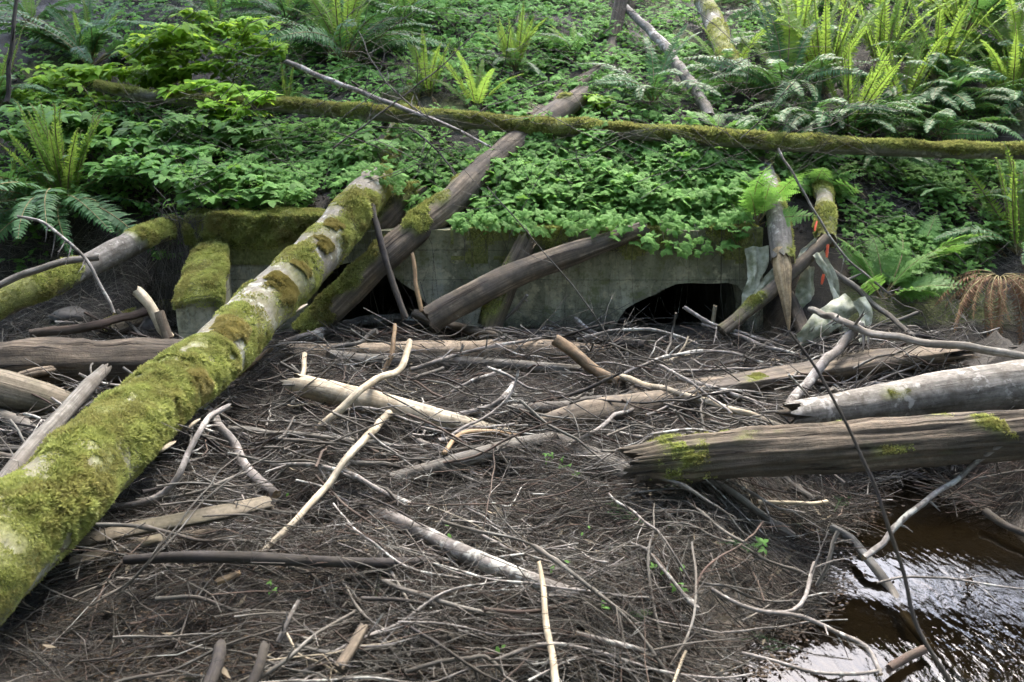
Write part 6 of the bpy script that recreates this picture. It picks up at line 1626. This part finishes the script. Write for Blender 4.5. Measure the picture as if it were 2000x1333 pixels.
strip([(1478, 482, 6.06), (1480, 515, 6.03), (1473, 545, 6.0), (1470, 580, 5.98), (1466, 605, 5.97)], [46, 40, 22, 42, 30], 'sheet', fb, 'strip', seed=1)
strip([(1536, 512, 5.98), (1505, 548, 5.95), (1480, 585, 5.94), (1462, 612, 5.93)], [20, 26, 26, 20], 'sheet', fb, 'strip', seed=2)
strip([(1600, 474, 5.94), (1575, 498, 5.93), (1545, 530, 5.92)], [24, 26, 16], 'sheet', fb, 'strip', seed=3)
strip([(1598, 494, 5.86), (1606, 508, 5.84), (1624, 540, 5.82), (1638, 590, 5.78), (1650, 635, 5.7), (1656, 662, 5.65)], [22, 24, 14, 17, 22, 24], 'sheet', fb, 'strip', seed=4)
strip([(1562, 668, 5.6), (1600, 640, 5.62), (1640, 608, 5.66), (1668, 588, 5.7)], [34, 50, 48, 40], 'sheet', fb, 'strip', wave=0.04, seed=5)
strip([(1582, 520, 6.0), (1574, 570, 5.98), (1566, 625, 5.95)], [22, 40, 36], 'sheet', fb, 'strip', seed=6)
strip([(1676, 585, 5.62), (1692, 615, 5.58), (1688, 665, 5.5)], [26, 24, 18], 'sheet', fb, 'strip', seed=7)
strip([(1688, 640, 5.35), (1684, 672, 5.3)], [16, 14], 'sheet', fb, 'strip', seed=8)
tag(strip([(1618, 478, 5.80), (1616, 492, 5.80), (1615, 503, 5.80)], [5, 6, 4], 'orange', None, 'flagging_tape', wave=0.004), 'upper orange flagging tape hanging beside the white fabric fold', 'tape')
tag(strip([(1609, 536, 5.80), (1607, 546, 5.80), (1605, 556, 5.80)], [4, 5.5, 3], 'orange', None, 'flagging_tape', wave=0.006, seed=2), 'lower orange flagging tape hanging in front of the dead frond', 'tape')
tag(strip([(1596, 432, 6.0), (1593, 442, 5.98), (1591, 452, 5.97)], [3, 4, 3], 'orange', None, 'flagging_tape', wave=0.006, seed=3), 'frayed orange flagging tape on the mossy post', 'tape')

# ------------------------------------------------------------------ stones, cones, seedlings, conifer sprigs
def stone(label, px, py, wp, hp, lift=0.0, mat='rock', flat=0.6):
    c = T(px, py, lift); d = depth_of(c)
    rx, rz = wp * d / FPX / 2, hp * d / FPX / 2
    nu, nv = 28, 18; sd0 = rng.random() * 50
    V = []
    for i in range(nv):
        ph = math.pi * i / (nv - 1)
        for j in range(nu):
            th = 2 * math.pi * j / nu
            d0 = Vector((math.sin(ph) * math.cos(th), math.sin(ph) * math.sin(th), math.cos(ph)))
            k = 1 + 0.28 * noise.noise(d0 * 1.3 + Vector((sd0, 0, 0))) + 0.10 * noise.noise(d0 * 3.5 + Vector((sd0, 3, 0)))
            V.append((c.x + d0.x * rx * k, c.y + d0.y * rx * 0.8 * k, c.z + d0.z * rz * k))
    F = [(i * nu + j, (i + 1) * nu + j, (i + 1) * nu + (j + 1) % nu, i * nu + (j + 1) % nu) for i in range(nv - 1) for j in range(nu)]
    g = Geo(); g.add(np.array(V), np.array(F))
    tag(g.build('stone', M[mat]), label, 'stone')
stone('dark wet stone under the half mossy log at the left', 140, 618, 75, 34)
stone('grey stone behind the black gap below the wing wall', 290, 640, 60, 40)
stone('mossy grey boulder half sunk in the bank at the bottom', 1238, 1300, 80, 80, -0.02)
stone('small dark stone between the charred sticks at the bottom', 560, 1252, 45, 30)
stone('round dark stone below the sunken grey log in the lower middle', 960, 1142, 45, 26)
stone('dark stone at the left edge below the leaning grey branch', 55, 915, 60, 45)

def pine_cone(label, px, py, L, az, el):
    c = T(px, py, 0.03); g = Geo(); n = 90
    k = np.arange(n); t = (k + .5) / n; a = k * 2.39996
    rad = 0.32 * np.sin(math.pi * (0.12 + 0.83 * t)) ** 0.8
    pos = np.stack([rad * np.cos(a), rad * np.sin(a), t - .5], 1)
    zd = np.stack([np.cos(a), np.sin(a), 0.9 * np.ones(n)], 1)
    tv = np.array([(-.09, -.02, -.05), (.09, -.02, -.05), (.11, .0, .09), (0, .02, .16), (-.11, 0, .09), (0, .03, .02)])
    rot = frames(zd, np.zeros(n))
    scatter(g, tv, np.array([(0, 1, 5), (1, 2, 5), (2, 3, 5), (3, 4, 5), (4, 0, 5)]), pos, rot, np.full(n, 1.0), nr.normal(0, .2, n))
    put_tube(g, [Vector((0, 0, -.5)), Vector((0, 0, 0)), Vector((0, 0, .5))], [.14, .26, .08], sides=8)
    o = g.build('fir_cone', M['cone'], smooth=False)
    o.location = c; o.scale = (L,) * 3; o.rotation_euler = (R(el), 0, R(az))
    tag(o, label, 'cone')
pine_cone('open grey-brown fir cone lying right of the pale splintered stick', 1132, 1212, 0.062, 30, 60)
pine_cone('small fir cone lying near the reddish bramble stems', 924, 992, 0.05, 100, 70)

for px, py, s, n in [(1185, 1238, .03, 2), (1280, 1150, .02, 3), (1086, 1140, .022, 2), (1325, 1202, .02, 3), (1490, 1108, .028, 3), (1545, 1056, .024, 1), (1100, 945, .022, 4), (1072, 936, .02, 3), (875, 1086, .018, 2), (575, 1012, .018, 1), (536, 1188, .014, 3), (965, 1322, .022, 2), (1320, 1168, .018, 2), (695, 922, .02, 1), (1118, 960, .02, 3), (1140, 1078, .016, 2), (935, 640, .03, 4), (1465, 952, .02, 3)]:
    c = T(px, py, 0); root = empty('seedling', c)
    tag(root, 'tiny green seedling with a few leaves sprouting between the sticks', 'seedling', 'seedlings sprouting in the debris jam')
    sg = Geo()
    for k in range(n):
        g = Geo()
        q = np.array([rng.gauss(0, s * .8), rng.gauss(0, s * .8), rng.uniform(.07, .13)])
        scatter(g, OV1 if n < 3 else OV3, OF1 if n < 3 else OF3, [q], leaf_rot(1, .3, (0, -.5)), [s * rng.uniform(1.0, 1.5)])
        put_tube(sg, [Vector((0, 0, 0)), Vector(q) * .6, Vector(q)], [.0012, .001, .0008], sides=4, cap=False)
        g.build('leaf', M['shrub'], root, smooth=False)
    sg.build('stem', M['stem'], root)

def sprig(px, py, L, az, lift=.05):
    c = T(px, py, lift); g = Geo()
    pts = [c, c + Vector((math.cos(az), math.sin(az), .15)) * L * .5, c + Vector((math.cos(az), math.sin(az), 0.0)) * L]
    axes = [(pts, L)]
    for k in range(5):
        t = .2 + .15 * k; b = pts[0].lerp(pts[2], t); a2 = az + rng.choice((-1, 1)) * .8
        axes.append(([b, b + Vector((math.cos(a2), math.sin(a2), .1)) * L * .2, b + Vector((math.cos(a2), math.sin(a2), 0)) * L * .4 * (1.2 - t)], L * .4))
    for ps, ll in axes:
        pp, rr = smooth_path(ps, [.0018, .0014, .0008], .02)
        put_tube(g, pp, rr, sides=4, cap=False, tint=-.2)
        n = int(ll * 420)
        tt = nr.random(n); idx_ = (tt * (len(pp) - 1)).astype(int)
        pos = np.array([tuple(pp[i]) for i in idx_])
        td = np.array(tuple((pp[-1] - pp[0]).normalized()))
        zd = nr.normal(0, 1, (n, 3)); zd[:, 2] *= .5; zd = zd / np.linalg.norm(zd, axis=1, keepdims=True) + td * .9
        scatter(g, np.array([(-.05, 0, 0), (.05, 0, 0), (0, 0, 1.0)]), np.array([(0, 1, 2)]), pos, frames(zd, nr.random(n) * 6), nr.uniform(.012, .02, n), nr.normal(0, .15, n))
    tag(g.build('conifer_sprig', M['needle'], smooth=False), 'green needled conifer sprig fallen among the sticks', 'conifer sprig', 'conifer sprigs fallen in the jam')
for px, py, L, az in [(1210, 1040, .3, .3), (1260, 1025, .25, 2.2), (1190, 1075, .22, -.5), (735, 1165, .25, 1.6), (1195, 1215, .15, .5), (1690, 1290, .25, .2), (1630, 1000, .2, 1.0), (1400, 1060, .18, -.3), (880, 640, .2, -1), (1290, 960, .2, .8), (1560, 1270, .2, 2.7), (1440, 600, .2, .2)]:
    sprig(px, py, L, az)

# ------------------------------------------------------------------ conifers out of view, added to shade the scene and leave a sky gap
def shade_tree(label, x, y, h, cr, c0, n, seed):
    r = np.random.default_rng(seed)
    z0 = Hs(x, y)
    root = empty('shade_tree', Vector((x, y, z0))); tag(root, label, 'tree', 'unseen trees added to shade the stream')
    g = Geo()
    pp, rr = smooth_path([Vector((0, 0, -.3)), Vector((0.1, 0, h * .4)), Vector((0, .1, h))], [0.32, 0.24, 0.04], 0.5)
    put_tube(g, pp, rr, sides=12, rough=.08, ridge=.1, freq=2)
    g.build('trunk', M['rot'], root)
    g = Geo()
    tv = np.array([(0, -.3, 0), (.35, -.22, .03), (.5, 0, -.08), (.35, .22, .03), (0, .3, 0), (-.5, 0, -.06)]); tf = np.array([(0, 1, 2), (0, 2, 3), (0, 3, 4), (0, 4, 5)])
    t = r.random(n) ** 0.8
    zc = c0 + (h - c0) * t
    rad = cr * (1 - t) ** 0.7 * np.sqrt(r.random(n)) + 0.2
    a = r.random(n) * 6.28
    lay = np.round(zc / 0.7) * 0.7 + r.normal(0, .12, n) - rad * 0.22
    pos = np.stack([rad * np.cos(a), rad * np.sin(a), lay], 1)
    scatter(g, tv, tf, pos, leaf_rot(n, .35, (0, 0)), r.uniform(.35, .8, n), r.normal(0, .15, n))
    g.build('crown', M['needle'], root, smooth=False)
for i, (x, y, h, cr, c0) in enumerate([(-3.5, -4.5, 17, 3.6, 3.0), (1.5, -6.0, 19, 3.8, 2.6), (6.0, -4.0, 16, 3.5, 2.8), (-8.5, -1.0, 18, 3.8, 2.8), (10.5, 0.5, 17, 3.6, 3.0), (0.3, -2.8, 19, 4.2, 4.6), (-8.3, 3.2, 17, 3.4, 3.2), (8.8, 3.4, 17, 3.4, 3.4), (-1.0, -10, 20, 4, 2), (-7, -8, 20, 4, 2), (8, -9, 20, 4, 2), (-11.5, 6.5, 17, 3.5, 2.5), (12.5, 7, 17, 3.4, 3), (-5.5, 14.5, 17, 3.4, 4.5), (-0.8, 16.5, 18, 3.6, 4.5), (12.0, 14.5, 17, 3.3, 4.5)]):
    shade_tree('unseen tall dark conifer added to shade the stream and slope', x, y, h, cr, c0, 5200, 300 + i)

# ------------------------------------------------------------------ roots and dead stems hanging over the wall
g = Geo()
for k in range(95):
    px = rng.uniform(870, 1475) if k < 75 else rng.uniform(590, 720)
    a = D(px, rng.uniform(430, 470), 6.12); a.y = min(a.y, 6.09)
    L = rng.uniform(0.06, 0.34)
    pts = [a, a + Vector((rng.gauss(0, .04), -rng.uniform(.01, .06), -L * .5)), a + Vector((rng.gauss(0, .08), -rng.uniform(.0, .05), -L))]
    pp, rr = smooth_path(pts, [rng.uniform(.0012, .003), .0015, .0007], .04, .01, k)
    put_tube(g, pp, rr, sides=4, cap=False, tint=rng.gauss(0, .25))
tag(g.build('hanging_roots', M['twig']), 'thin roots and dead stems hanging over the face of the headwall', None, None, 'stuff')
